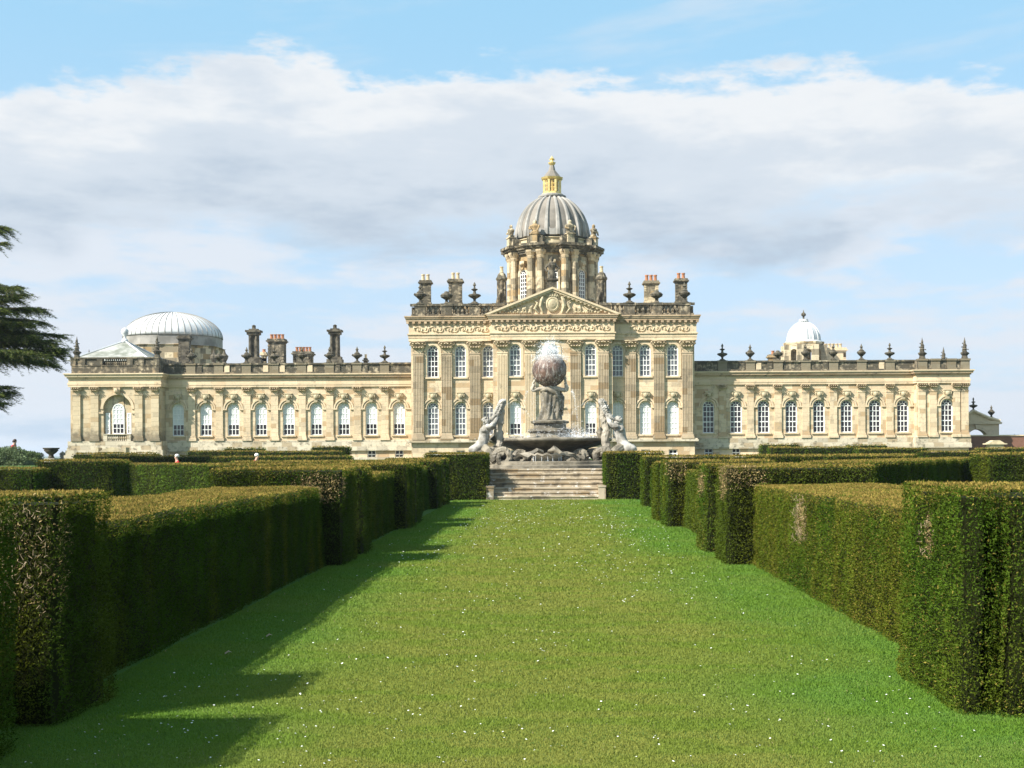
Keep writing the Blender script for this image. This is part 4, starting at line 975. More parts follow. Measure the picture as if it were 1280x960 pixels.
def parapet(xl, xr, Y, depth, peds, py0=465.6, py1=452.3, mat='dark', pw=1.0):
    f = lambda py: PZ(py, YW); z0, z1 = f(py0), f(py1); mb = MB()
    for side in (0,):
        mb.box(xl, xr, Y+.12, Y+.42, z0, z1-.15)
    mb.box(xl-.02, xr+.02, Y-.0, Y+.55, z0+.001, z0+.2); mb.box(xl-.03, xr+.03, Y-.03, Y+.58, z1-.17, z1)
    for x in (xl, xr-.3): mb.box(x+.002, x+.298, Y+.5, Y+depth, z0, z1-.1)
    hobj(mb, 'parapet', M[mat])
    pm_ = MB(); pm_.box(-pw/2, pw/2, -.04, .44, 0, z1-z0-.2); pm_.box(-pw/2-.08, pw/2+.08, -.13, .52, z1-z0-.2, z1-z0+.02)
    me = pm_.mesh('pedestal', M['wallL'])
    pa = MB(); pa.box(-.85, .85, .085, .14, .35, z1-z0-.32); me2 = pa.mesh('panel', M['trim'])
    for p in peds: hput('pedestal', me, p, Y+.03, z0+.01)
    pp = sorted(peds)
    for a, b in zip(pp, pp[1:]):
        if b-a > 2.4:
            for q_ in ((a*3+b)/4+.15, (a+3*b)/4-.15): random.random() < .72 and hput('parapet_block', random.choice((blkm, blkm2)), q_, Y+.02, z0+.2)
    mb = MB(); mb.box(xl+.3, xr-.3, Y+.6, Y+depth-.3, z0-.5, z0+.5); hobj(mb, 'roof', M['lead2'])
_b = MB(); _b.box(-.28, .28, 0, .12, 0, .72); blkm = _b.mesh('parapet_block', M['dark']); blkm2 = _b.mesh('parapet_block', M['trim'])
M['caps_s'] = None
sz0, sz1 = wz(490.5), wz(482); smp = pilaster_mesh(.78, wz(549), sz0, d=.16, mat='wall', base=.55); smc = capital_mesh(.74, sz1-sz0, d=.26, seed=5)
def pil(px, Y): o = hput('pilaster', smp, PX(px, YW), Y, 0); c_ = put('capital', smc, o); c_.location = (0, 0, sz0)
def entab(x0, x1, Y, depth, k_=0.0):
    mb = MB(); moulding(mb, x0, x1, Y, Y+depth, [(wz(a)+k_, wz(b)+k_, p-k_) for a, b, p in WENT if not 469 < a < 472]); hobj(mb, 'cornice', M['trim'])
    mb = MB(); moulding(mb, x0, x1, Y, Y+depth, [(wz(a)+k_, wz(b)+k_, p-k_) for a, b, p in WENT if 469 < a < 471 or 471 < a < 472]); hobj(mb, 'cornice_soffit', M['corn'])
    mb = MB(); moulding(mb, x0, x1, Y, Y+depth, [(zG, wz(570)+k_, .30-k_), (wz(562), wz(557)+k_, .26-k_), (wz(557), wz(549)+k_, .20-k_)]); hobj(mb, 'plinth', M['plinth'])
# left wing
LW = [222.8, 257.5, 292, 326.5, 361, 395.6, 430, 464.4, 498.9]
xwl, xwr = wx(200), mainL+.3
wing(xwl, xwr, YW, LW, blind=[.34, .36, .34, .34, .34, .35, .33, .34, .34], basement=(464.4, 498.9, 430, 395.6))
LP = [240.2, 274.8, 309.3, 343.8, 378.3, 412.8, 447.2, 481.7]
for p in LP: pil(p, YW)
entab(xwl, xwr+.2, YW, 12)
parapet(xwl+.3, xwr, YW-.35, 12, [wx(p) for p in LP])
zu = wz(452.3)+.05
for p, k_ in zip(LP, (0, 3, 0, 1, 0, 0, 0, 1)): hput('urn', URN[k_], wx(p), YW-.12, zu, scale=(.95, .95, .9))
chimney(309.5, 324, 404, 457, 138, None, 'columns', mat='urn'); chimney(411.5, 425.5, 404, 457, 138, None, 'columns', mat='urn')
chimney(334.5, 356, 415, 457, 142, (4, .6), 'stack', 'pot', 'dark'); chimney(366, 390, 431, 458, 142, (5, .6), 'stack', 'pot', 'dark'); chimney(326, 333, 434, 457, 144, (1, .4), 'stack', 'pot', 'grit')
chimney(455, 459, 441, 456, 140, (1, .5), 'stack', 'potw', 'urn')
# right wing
RW = [886, 920.3, 954.8, 989.4, 1024, 1058.4, 1094, 1128.8]
xr0, xr1 = mainR-.3, wx(1147)
wing(xr0, xr1, YW, RW, blind=0, basement=(886, 920.3, 954.8))
RP = [903.3, 938, 972.6, 1007.2, 1041.8, 1077, 1112.3]
for p in RP: pil(p, YW)
entab(xr0, xr1+.2, YW, 12, .002)
parapet(xr0, xr1-.1, YW-.35, 12, [wx(p) for p in RP])
for p, k_ in zip(RP, (1, 0, 3, 0, 0, 0, 1)): hput('urn', URN[k_], wx(p), YW-.12, zu, scale=(.95, .95, .9))
chimney(1026, 1059, 430, 456, 144, (6, .6), 'stack', 'potw', 'trim'); chimney(962, 980, 439, 456, 144, (2, .5), 'stack', 'pot', 'grit')
# right pavilion
YR = 131.9; xa_, xb2 = PX(1146.5, YR), PX(1211, YR)
wing(xa_, xb2, YR, [1180], depth=14, blind=0); entab(xa_, xb2, YR, 14, .004)
for p in (1152.5, 1166.5, 1195.5, 1206): hput('pilaster', smp, PX(p, YR), YR, 0); c_ = put('capital', smc, house.children[-1] if False else None, loc=None) if False else None
for o in [o for o in house.children if o.name.startswith('pilaster') and len(o.children) == 0]:
    c_ = put('capital', smc, o); c_.location = (0, 0, sz0)
parapet(xa_, xb2, YR-.35, 14, [PX(p, YR) for p in (1153, 1169, 1189, 1206)], pw=.95)
hput('urn', URN[2], PX(1153, YR), YR-.1, zu); hput('urn', URN[2], PX(1206, YR), YR-.1, zu); hput('urn', URN[2], PX(1180, YR+12), YR+12, zu)
# left pavilion
YL = 131.0; xa_, xb2 = PX(88.5, YL), PX(200, YL)
f = lambda py: PZ(py, YW)
VX = PX(147.3, YL)
mb = MB(); rA = 17.6*YL/F; zt = f(471)
wall_panel(mb, xa_, xb2, zG, zt, YL, [(VX, 2*rA, f(541), f(541)+(f(492)-f(541)), True)], reveal=.35)
mb.box(xa_, xb2, YL+.45, YL+15, zG, zt)
for x in (xa_, xb2): mb.add([(x, YL, zG), (x, YL+.45, zG), (x, YL+.45, zt), (x, YL, zt)], [(0, 1, 2, 3)])
hobj(mb, 'wall', M['wallL'])
# infill behind the big arch with the three-light window
mb = MB(); yi = YL+.34; cw, sw = 1.3, .48; so_ = 1.16
wall_panel(mb, VX-rA-.1, VX+rA+.1, f(541)-.1, f(491), yi, [(VX, cw, f(540), f(502.5), True), (VX-so_, sw, f(540), f(514), False), (VX+so_, sw, f(540), f(514), False)], reveal=.1)
hobj(mb, 'wall', M['wallL'])
window(VX, yi-.29, f(540), cw, f(502.5)-f(540), blind=.36); window(VX-so_, yi-.29, f(540), sw, f(514)-f(540), arch=False, rows=5, cols_=2, blind=.3, sill=False); window(VX+so_, yi-.29, f(540), sw, f(514)-f(540), arch=False, rows=5, cols_=2, blind=.3, sill=False)
mb = MB(); mb.arcband(VX, f(492)-rA, rA+.02, rA+.3, YL-.12, YL+.03, n=16)
for q_ in (-1, 1):
    mb.box(min(VX+q_*rA, VX+q_*(rA+.9)), max(VX+q_*rA, VX+q_*(rA+.9)), YL-.14, YL+.03, f(514)-.1, f(514)+.1)
mb.prism([(VX-.22, f(492)), (VX+.22, f(492)), (VX+.4, f(483)), (VX-.4, f(483))], YL-.35, YL+.02); mb.ball((VX, YL-.35, f(487)), .3, 7, 5)
hobj(mb, 'window_hood', M['trim'])
mb = MB()
for i in range(9): mb.lathe([(.1, 0), (.06, .1), (.12, .3), (.06, .6), (.1, .7)], VX-.9+i*.225, YL-.1, f(548.5), 6)
mb.box(VX-1.5, VX+1.5, YL-.3, YL+.02, f(541), f(540)); mb.box(VX-1.5, VX-1.05, YL-.25, YL+.02, f(549), f(541)); mb.box(VX+1.05, VX+1.5, YL-.25, YL+.02, f(549), f(541)); hobj(mb, 'window_balustrade', M['plinth'])
mb = MB(); moulding(mb, xa_, xb2, YL, YL+15, [(wz(a)+.006, wz(b)+.006, p+.05) for a, b, p in WENT]); hobj(mb, 'cornice', M['trim'])
mb = MB(); moulding(mb, xa_, xb2, YL, YL+15, [(zG, wz(566)+.006, .55), (wz(566), wz(560), .42), (wz(560), wz(557)+.006, .30), (wz(557), wz(549)+.006, .24)]); hobj(mb, 'plinth', M['plinth'])
M_pilL = pilaster_mesh(.85, wz(549), sz0, d=.18, mat='wallL', base=.55)
for p in (96.5, 119, 174, 194.5):
    o = hput('pilaster', M_pilL, PX(p, YL), YL, 0); c_ = put('capital', smc, o); c_.location = (0, 0, sz0)
mb = MB(); za, zb2, zc2 = f(465.5), f(456), f(445.5)
mb.box(xa_+.1, xb2-.1, YL+.02, YL+.5, za, zb2); mb.box(xa_+.04, xb2-.04, YL-.04, YL+.56, zb2, zb2+.08)
mb.box(xa_+.2, PX(129, YL), YL+.12, YL+.45, zb2, zc2-.1); mb.box(PX(160, YL), xb2-.2, YL+.12, YL+.45, zb2, zc2-.1); mb.box(xa_+.02, xb2-.02, YL-.03, YL+.6, zc2-.14, zc2)
for p in (92, 103.5, 125, 163, 177, 196): mb.box(PX(p, YL)-.3, PX(p, YL)+.3, YL+.0, YL+.5, zb2+.08, zc2-.14)
for x in (xa_+.1, xb2-.5): mb.box(x, x+.4, YL+.5, YL+14.8, za, zc2-.05)
for i in range(11): mb.lathe([(.12, 0), (.07, .12), (.14, .3), (.06, .6), (.12, zc2-zb2-.14)], PX(132+i*2.6, YL), YL+.3, zb2, 6)
hobj(mb, 'parapet', M['dark'])
mb = MB(); ax, ay = PX(155, YL+5.5), YL+6.0; hx_ = 4.45
mb.add([(ax-hx_-.2, ay-5.0, zc2-.3), (ax+hx_+.1, ay-5.0, zc2-.3), (ax+hx_+.1, ay+5, zc2-.3), (ax-hx_-.2, ay+5, zc2-.3), (ax, ay, f(419.5))], [(0, 1, 4), (1, 2, 4), (2, 3, 4), (3, 0, 4), (3, 2, 1, 0)])
rf = hobj(mb, 'pyramid_roof', M['slate'])
mb = MB()
for cx_, cy_ in ((-hx_-.2, -5), (hx_+.1, -5), (hx_+.1, 5), (-hx_-.2, 5)): mb.tube([(ax+cx_, ay+cy_, zc2-.27), (ax, ay, f(419.5)+.03)], .1, 6)
hobj(mb, 'hip_flashing', M['lead2'], rf, loc=(0, 0, 0))
mb = MB(); mb.lathe([(.45, -.2), (.3, .2), (.14, .3), (.14, .55), (.38, .85), (.42, 1.1), (.3, 1.4), (.05, 1.55)], ax, ay, f(419.5), 14); hobj(mb, 'ball_finial', M['lead2'], rf, loc=(0, 0, 0), smooth=True)
hput('urn', URN[2], PX(95.5, YL), YL+.3, zc2, scale=(.95, .95, 1)); hput('urn', URN[2], PX(112, YL+13), YL+13, zc2-.3); hput('urn', URN[2], PX(196, YL), YL+.3, zc2, scale=(.95, .95, 1.05))
# big shallow lead dome behind the left wing
YB = 158.0; bX = PX(217.5, YB); sB = YB/F
mb = MB(); mb.lathe([(62*sB, 0), (62*sB, PZ(434, YB)-PZ(458, YB)), (64*sB, PZ(433, YB)-PZ(458, YB)), (60*sB, PZ(432, YB)-PZ(458, YB))], bX, YB, PZ(458, YB), 8, ph=R(22.5)); b_dr = hobj(mb, 'drum', M['grit'])
mb = MB(); zq = PZ(433, YB); mb.lathe([(60*sB, 0), (60*sB, PZ(421, YB)-zq), (61*sB, PZ(420.7, YB)-zq), (59*sB, PZ(420.3, YB)-zq)], bX, YB, zq, 16); hobj(mb, 'lead_band', M['lead'], b_dr, loc=(0, 0, 0))
zq = PZ(420.5, YB); hh = PZ(388.5, YB)-zq; pr = [(59.5*sB*math.cos(R(t)), hh*math.sin(R(t))) for t in range(0, 88, 6)]+[(.3, hh)]
mb = MB(); mb.lathe(pr, bX, YB, zq, 64); bd = hobj(mb, 'dome', M['lead2'], smooth=True)
mb = MB(); mb.tube([(r+.01, 0, z+.01) for r, z in pr], .05, 5); seam = mb.mesh('lead_seam', M['lead'])
for i in range(48): o = put('lead_seam', seam, bd); o.location = (bX, YB, zq); o.rotation_euler.z = 2*math.pi*i/48
# chimney pier in front of it
chimney(222.5, 237.5, 417, 457, 140, None, 'stack', 'pot', 'urn')
for p in (268, 281): mb = MB(); mb.lathe([(.5, 0), (.4, .3), (.2, .5), (.42, .9), (.5, 1.2), (.2, 1.5), (.08, 1.9)], PX(p, 140), 140, PZ(456, 140), 8); hobj(mb, 'roof_vase', M['urn'])
# small white dome behind the right wing
YS = 142.0; s_X = PX(1005.3, YS); sS = YS/F; zq = PZ(456, YS)
mb = MB()
for i in range(8):
    a = R(22.5+45*i); r = 22.5*sS/.924; mb.box(s_X+r*math.cos(a)-.35, s_X+r*math.cos(a)+.35, YS+r*math.sin(a)-.35, YS+r*math.sin(a)+.35, zq, PZ(434, YS))
hh_ = PZ(430.5, YS)-zq
mb.lathe([(22.5*sS/.924, 0), (22.5*sS/.924, .35)], s_X, YS, PZ(436, YS)+.1, 8, ph=R(22.5)); mb.lathe([(25*sS, 0), (25.5*sS, .15), (25.5*sS, .3), (21*sS, .32)], s_X, YS, PZ(433, YS), 8, ph=R(22.5))
# faces with arched openings
apS = 22.5*sS; wf = 2*apS*math.tan(R(22.5))
for i in range(8):
    a = R(-90+45*i); m2 = MB(); wall_panel(m2, -wf/2, wf/2, zq, PZ(435.5, YS), 0, [(0, 1.0, zq+.2, PZ(439, YS), True)], .3)
    for v_ in m2.v: pass
    c_, s__ = math.cos(a+R(90)), math.sin(a+R(90))
    m2.v = [(s_X+apS*math.cos(a)+x*c_-y*s__, YS+apS*math.sin(a)+x*s__+y*c_, z) for x, y, z in m2.v]; mb.add(m2.v, m2.f)
cup = hobj(mb, 'cupola', M['grit'])
zq = PZ(430.5, YS); mb = MB(); pr = [(20.5*sS*math.cos(R(t))**1.0, (PZ(407, YS)-zq)*math.sin(R(t))) for t in range(0, 78, 7)]+[(.55, PZ(406, YS)-zq), (.5, PZ(403.5, YS)-zq)]
mb.lathe([(24*sS, 0), (22*sS, .2)]+[(r, z+.25) for r, z in pr], s_X, YS, zq, 32); 
for i in range(16): a = 2*math.pi*i/16; mb.tube([(s_X+(r+.02)*math.cos(a), YS+(r+.02)*math.sin(a), zq+z+.26) for r, z in pr[:-1]], .07, 5)
hobj(mb, 'cupola_dome', M['lead2'], cup, loc=(0, 0, 0))
mb = MB(); mb.lathe([(.3, 0), (.12, .15), (.1, .5), (.28, .65), (.28, .85), (.1, 1.0), (.02, 1.3)], s_X, YS, PZ(405, YS)+.2, 8); hobj(mb, 'finial', M['urn'], cup, loc=(0, 0, 0))

# ============ arched gateway and brick wall at far right
YG = 139.0
gt = thing('stone_gateway', 'arched stone gateway with sloping pediment and two urns beyond the right pavilion', 'gateway', (PX(1228, YG), YG, T))
def lobj(mb, name, mat, root, smooth=False): o = mb.obj(name, mat, root, smooth=smooth); o.location = -root.location; return o
mb = MB(); x0, x1 = PX(1200, YG), PX(1249, YG); ac = PX(1221.5, YG)
wall_panel(mb, x0, x1, T, PZ(533, YG), YG, [(ac, 2.4, T+.01, PZ(539.5, YG), True)], .9); mb.box(x0, x1, YG+.9, YG+.95, PZ(538, YG), PZ(533, YG))
mb.add([(x1, YG, T), (x1, YG+.95, T), (x1, YG+.95, PZ(533, YG)), (x1, YG, PZ(533, YG))], [(0, 1, 2, 3)])
lobj(mb, 'arch_wall', M['trim'], gt)
mb = MB(); mb.arcband(ac, PZ(539.5, YG)-1.2, 1.22, 1.55, YG-.12, YG+.02, n=14); mb.box(x0, x1+.25, YG-.25, YG+1.1, PZ(533, YG), PZ(530.5, YG)); mb.box(x0, x1+.12, YG-.12, YG+1.0, PZ(530.5, YG), PZ(529.2, YG))
zs_ = PZ(529.2, YG); mb.prism([(PX(1200, YG), zs_), (x1+.05, zs_), (PX(1238, YG), zs_+.5), (PX(1222, YG), PZ(518, YG)), (PX(1214, YG), PZ(518.5, YG)), (PX(1200, YG), PZ(524, YG))], YG+.05, YG+.8)
mb.tube([(PX(1204, YG), YG-.05, PZ(523, YG)), (PX(1217, YG), YG-.05, PZ(516.5, YG)), (PX(1236, YG), YG-.05, PZ(525, YG)), (x1+.1, YG-.05, PZ(529, YG))], .18, 6); mb.prism([(ac-.2, PZ(539.5, YG)), (ac+.2, PZ(539.5, YG)), (ac+.3, PZ(534, YG)), (ac-.3, PZ(534, YG))], YG-.3, YG)
lobj(mb, 'pediment', M['trim'], gt)
for p, k_, yb in ((1218.5, 3, 516), (1241, 0, 525)):
    o = put('urn', URN[1 if k_ == 3 else 0], gt, scale=(.8, .8, .75)); o.location = Vector((PX(p, YG), YG+.4, PZ(yb, YG)))-gt.location
wl = thing('brick_wall', 'low red brick garden wall with stone coping running off the right edge', 'wall', (PX(1240, YG-3), YG-3, T))
mb = MB(); mb.box(PX(1212, YG-3), 95, YG-3, YG-2.6, T-.1, PZ(548, YG-3)); lobj(mb, 'brickwork', M['brick'], wl)
mb = MB(); mb.box(PX(1211, YG-3), 95.1, YG-3.1, YG-2.5, PZ(548, YG-3), PZ(546.5, YG-3)); lobj(mb, 'coping', M['trim'], wl)
ph_ = thing('stone_pedestal', 'small pale gabled stone block below the brick wall at far right', 'stone block', (PX(1246, 120), 120, T))
mb = MB(); z_ = PZ(558.5, 120); x_ = PX(1246, 120); mb.box(x_-.7, x_+.7, 120, 121, T, z_); mb.box(x_-1.0, x_+1.0, 119.85, 121.15, z_, z_+.12); mb.prism([(x_-.8, z_+.12), (x_+.8, z_+.12), (x_+.3, z_+.42), (x_-.3, z_+.42)], 119.95, 121.05); lobj(mb, 'block', M['stone2'], ph_)
# gabled stone feature under the left pavilion window
ph_ = thing('stone_bench', 'pale stone garden seat with sloping top below the arched window of the left pavilion', 'stone seat', (PX(139, 124), 124, T))
mb = MB(); x_ = PX(139, 124); z_ = PZ(562, 124); mb.box(x_-1.2, x_+1.2, 124, 125, T, z_); mb.prism([(x_-1.3, z_), (x_+1.3, z_), (x_+.7, z_+.35), (x_+.1, z_+.5), (x_-.7, z_+.3)], 123.9, 125.1); mb.box(x_-1.6, x_-1.3, 123.9, 125, T, z_+.45); mb.box(x_+1.3, x_+1.55, 123.9, 125, T, z_+.45)
lobj(mb, 'block', M['stone2'], ph_)
# stone vase on the left
vs_ = thing('stone_vase', 'broad dark stone garden vase on a pedestal against the sky at far left', 'garden vase', (PX(64, 76), 76, T))
mb = MB(); mb.lathe([(.22, 0), (.16, .1), (.14, .22), (.3, .34), (.44, .5), (.40, .54), (.5, .60), (.50, .66), (.3, .64)], vs_.location.x, 76, PZ(569.5, 76), 16); lobj(mb, 'bowl', M['urn'], vs_, True)
mb = MB(); x_ = vs_.location.x; mb.box(x_-.32, x_+.32, 75.68, 76.32, T, PZ(569.5, 76)); mb.box(x_-.4, x_+.4, 75.6, 76.4, T, T+.15); lobj(mb, 'pedestal', M['fount2'], vs_)

# ------------------------------------------------------------ steps to the fountain
st = thing('stone_steps', 'broad weathered stone steps between two squared hedges leading up to the fountain', 'steps', (-.1, 50, 0))
xs0, xs1 = -2.58, 2.40
mbp = MB()
yy = 50.15; z = 0
rise = [.165, .165, .165]; 
for i in range(3):
    mb = MB(); mb.box(xs0+.3, xs1-.3, yy, 53.0-.01*i, z, z+.11); mb.box(xs0+.3, xs1-.3, yy-.035, 53.0-.01*i, z+.11, z+.165); lobj(mb, 'step', M['steps'], st); z += .165; yy += .34
for i, hgt in enumerate((.20, .19, .19, .19)):
    mb = MB(); x_a, x_b = xs0-.02*i, xs1+.02*i
    mb.box(x_a, x_b, yy+.4, 57.5, z, z+hgt-.055); mb.box(x_a-.02, x_b+.02, yy+.36, 57.5, z+hgt-.055, z+hgt); lobj(mb, 'step', M['steps'], st); z += hgt; yy += .36
ZF = z
for x in (xs0+.0, xs1-.3): mb = MB(); mb.box(x, x+.3, 50.0, 51.6, 0, .52); mb.box(x-.02, x+.32, 49.98, 51.62, .52, .60); lobj(mb, 'end_pier', M['steps'], st)

# ------------------------------------------------------------ fountain
YF = 58.0; fx = PX(687.5, YF); sF = YF/F
def FZ(py, Y=YF): return PZ(py, Y)
fo = thing('fountain', 'large stone fountain with round raised basin, coiled shells and a stepped centre pedestal', 'fountain', (fx, YF, ZF))
mb = MB(); mb.box(fx-4.6, fx+4.6, YF-4.2, YF+4.6, 1.1, ZF); mb.lathe([(4.0, 0), (4.0, .12), (3.8, .16), (3.8, .3), (3.6, .32), (3.6, .02)], fx, YF, ZF, 40); lobj(mb, 'kerb', M['fount'], fo)
zr = FZ(549); mb = MB()
mb.lathe([(1.2, ZF-zr+.1), (1.3, ZF-zr+.5), (1.9, -.45), (2.6, -.25), (2.9, -.13), (2.98, -.1), (3.0, 0), (2.95, .05), (2.8, .03), (2.7, -.12), (1.0, -.2)], fx, YF, zr, 48); lobj(mb, 'basin', M['fount'], fo, True)
mb = MB(); zq = zr-.1
mb.lathe([(1.55, 0), (1.5, .15), (1.0, .2), (.95, .45)], fx, YF, zq, 20); mb.lathe([(1.0, 0), (1.08, .06), (1.06, .16), (.8, .2), (.78, .42), (.92, .46), (.94, .54), (.7, .6)], fx, YF, zq+.42, 20); lobj(mb, 'pedestal', M['fount'], fo)
ztop = zq+1.02
mb = MB(); mb.lathe([(2.72, 0), (2.7, .01), (.5, .012)], fx, YF, zr-.05, 40)
mwat, nt, g, b = newmat('water'); b.inputs['Base Color'].default_value = (.10, .11, .10, 1); b.inputs['Roughness'].default_value = .08; b.inputs['IOR'].default_value = 1.33
tc = N(nt, 'ShaderNodeTexCoord'); bp = N(nt, 'ShaderNodeBump'); bp.inputs['Distance'].default_value = .05; nt.links.new(g.noise(tc.outputs['Object'], 6, 4), bp.inputs['Height']); nt.links.new(bp.outputs[0], b.inputs['Normal'])
lobj(mb, 'basin_water', mwat, fo)
mb = MB(); mb.lathe([(3.59, 0), (.5, .01)], fx, YF, ZF+.2, 40); lobj(mb, 'pool_water', mwat, fo)
# front shell spout with two volute-lipped dishes
def shell(mb, cx, cy, z, r, n=13, lift=.5):
    vs = []
    for j in range(4):
        for i in range(n):
            t = math.pi+math.pi*i/(n-1); rr = r*(.15+.85*j/3)*(1+.05*(-1)**i*(j/3)); vs.append((cx+rr*math.cos(t), cy+rr*math.sin(t)*.9, z+lift*(j/3)**1.6*r+(.04*(-1)**i)*j/3))
    o_ = len(vs); vs2 = [(x, y+.02, zz-.08) for x, y, zz in vs]
    fs = [(j*n+i, j*n+i+1, (j+1)*n+i+1, (j+1)*n+i) for j in range(3) for i in range(n-1)]
    mb.add(vs, fs); mb.add(vs2, fs); mb.add([vs[3*n+i] for i in range(n)]+[vs2[3*n+i] for i in range(n)], [(i, i+1, n+i+1, n+i) for i in range(n-1)])
mb = MB(); shell(mb, fx-.15, YF-2.9, ZF+.25, .85); mb.lathe([(.35, -.35), (.2, -.2), (.3, 0)], fx-.15, YF-3.1, ZF+.38, 10)
lobj(mb, 'shell_bowl', M['fount2'], fo, True)
def coil(mb, cx, cy, cz, r, rad, turns, ph=0, sgn=1, tail=None, n=26):
    pts = []; rs = []
    for i in range(n):
        t = i/(n-1); a = ph+sgn*t*turns*2*math.pi; rr = r*(1-.6*t); pts.append((cx+rr*math.cos(a), cy-t*.35*0+.12*math.sin(a*.5), cz+rr*math.sin(a))); rs.append(rad*(1-.55*t))
    if tail: pts = tail[0]+pts; rs = tail[1]+rs
    mb.tube(pts, rs, 10)

# ---- figures: skin-grown bodies
def skin_body(name, joints, edges, mat, root=0, sub=2, parent=None):
    me = bpy.data.meshes.new(name); me.from_pydata([j[0] for j in joints], edges, []); o = bpy.data.objects.new(name, me); COL.objects.link(o)
    md = o.modifiers.new('skin', 'SKIN'); md.branch_smoothing = .6; md.use_smooth_shade = True
    for i, j in enumerate(joints):
        r = j[1]; me.skin_vertices[0].data[i].radius = (r, r) if not isinstance(r, tuple) else r
        me.skin_vertices[0].data[i].use_root = (i == root)
    s_ = o.modifiers.new('sub', 'SUBSURF'); s_.levels = sub; s_.render_levels = sub
    bpy.context.view_layer.update()
    ev = o.evaluated_get(bpy.context.evaluated_depsgraph_get()); nm = bpy.data.meshes.new_from_object(ev); nm.name = name
    bpy.data.objects.remove(o); nm.materials.clear(); nm.materials.append(M[mat] if isinstance(mat, str) else mat)
    return put(name, nm, parent)
def rough(o, amp=.03, f_=6):
    me = o.data; n = len(me.vertices); c = np.zeros(n*3, np.float32); me.vertices.foreach_get('co', c); c = c.reshape(-1, 3).astype(float)
    d = np.stack([vnoise(c*f_+k_*17+50, 80+k_)-.5 for k_ in range(3)], 1)*2+np.stack([vnoise(c*f_*2.6+k_*7+90, 90+k_)-.5 for k_ in range(3)], 1)
    me.vertices.foreach_set('co', (c+d*amp).astype(np.float32).ravel()); me.update(); return o
def chain(js, es, start, pts):
    p = start
    for q in pts: js.append(q); es.append((p, len(js)-1)); p = len(js)-1
    return p
# Atlas
zA = ztop; at_ = thing('atlas_statue', 'stone statue of a draped kneeling man holding a globe over his head', 'statue', (fx, YF, zA))
at_['label'] = 'bearded draped stone Atlas figure carrying a wet reddish globe on raised arms atop the fountain'
gz = FZ(463); gr = .80
js = [((0, 0, 1.25), .30), ((0, .02, 1.6), .27), ((0, .0, 1.95), .33), ((0, -.02, 2.15), .28), ((0, -.12, 2.3), .13)]; es = [(0, 1), (1, 2), (2, 3), (3, 4)]
chain(js, es, 4, [((0, -.22, 2.42), .17), ((0, -.28, 2.52), .14)])
for s_ in (-1, 1):
    e = chain(js, es, 3, [((s_*.42, 0, 2.08), .19), ((s_*.84, -.08, 1.93), .13), ((s_*.80, -.1, 2.28), .11), ((s_*.76, -.12, 2.52), .07), ((s_*.76, -.2, 2.62), .06)])
    for f_ in range(4): chain(js, es, e, [((s_*(.80-.04*f_), -.26+.03*f_, 2.74), .026), ((s_*(.78-.04*f_), -.24+.03*f_, 2.86+.01*(f_ % 2)), .020)])
    chain(js, es, e-1, [((s_*.70, -.26, 2.6), .026), ((s_*.72, -.3, 2.68), .02)])
    x = s_*.17; chain(js, es, 0, [((x, -.02-.06*s_, 1.0), .22), ((x+.06*s_, -.14*s_, .55), .15), ((x+.05*s_, .02, .12), .09), ((x+.05*s_, -.2, .05), .07)])
bd_ = rough(skin_body('body', js, es, 'fount2', parent=at_), .03, 7)
# drapery: fluted cloth from hips to feet
mb = MB(); n = 72; vs = []
for j in range(12):
    t = j/11; z = .02+t*1.45; r = .42-.05*math.sin(t*3)+.05*(1-t)
    for i in range(n):
        a = 2*math.pi*i/n; fold = .075*math.sin(a*7+t*4+math.sin(a*2)*1.5)+.035*math.sin(a*13-t*5); rr = r+fold*(1.2-t*.5)
        vs.append((rr*1.05*math.cos(a)+.05*math.sin(t*3), rr*.85*math.sin(a), z+.1*math.sin(a*1+1)*(t > .9)))
mb.add(vs, [(j*n+i, j*n+(i+1) % n, (j+1)*n+(i+1) % n, (j+1)*n+i) for j in range(11) for i in range(n)])
mb.tube([(-.42, -.1, 1.4), (-.1, -.4, 1.5), (.3, -.36, 1.32), (.42, -.1, .9), (.45, .0, .4)], [.07, .1, .11, .09, .05], 6); mb.tube([(.44, .1, 1.5), (.62, .12, 1.1), (.58, .1, .6), (.6, .1, .2)], [.06, .12, .12, .05], 6)
mb.obj('drapery', M['fount'], at_, smooth=True)
mb = MB(); mb.ball((0, 0, 0), gr, 32, 18)
for v_ in range(2): mb.arcband(0, 0, gr*.985, gr*1.03, -.09, .09, 0, 2*math.pi, 36)
gl = mb.obj('globe', M['globe'], at_, smooth=True); gl.location = (0, 0, gz-zA); rough(gl, .025, 4)
mb = MB(); mb.lathe([(.2, 0), (.12, .1), (.05, .25)], 0, 0, gz-zA+gr-.02, 8); mb.obj('jet_nozzle', M['fount'], at_)
bd_.scale = (1.0, 1.0, (gz-zA-gr*.62)/2.62)

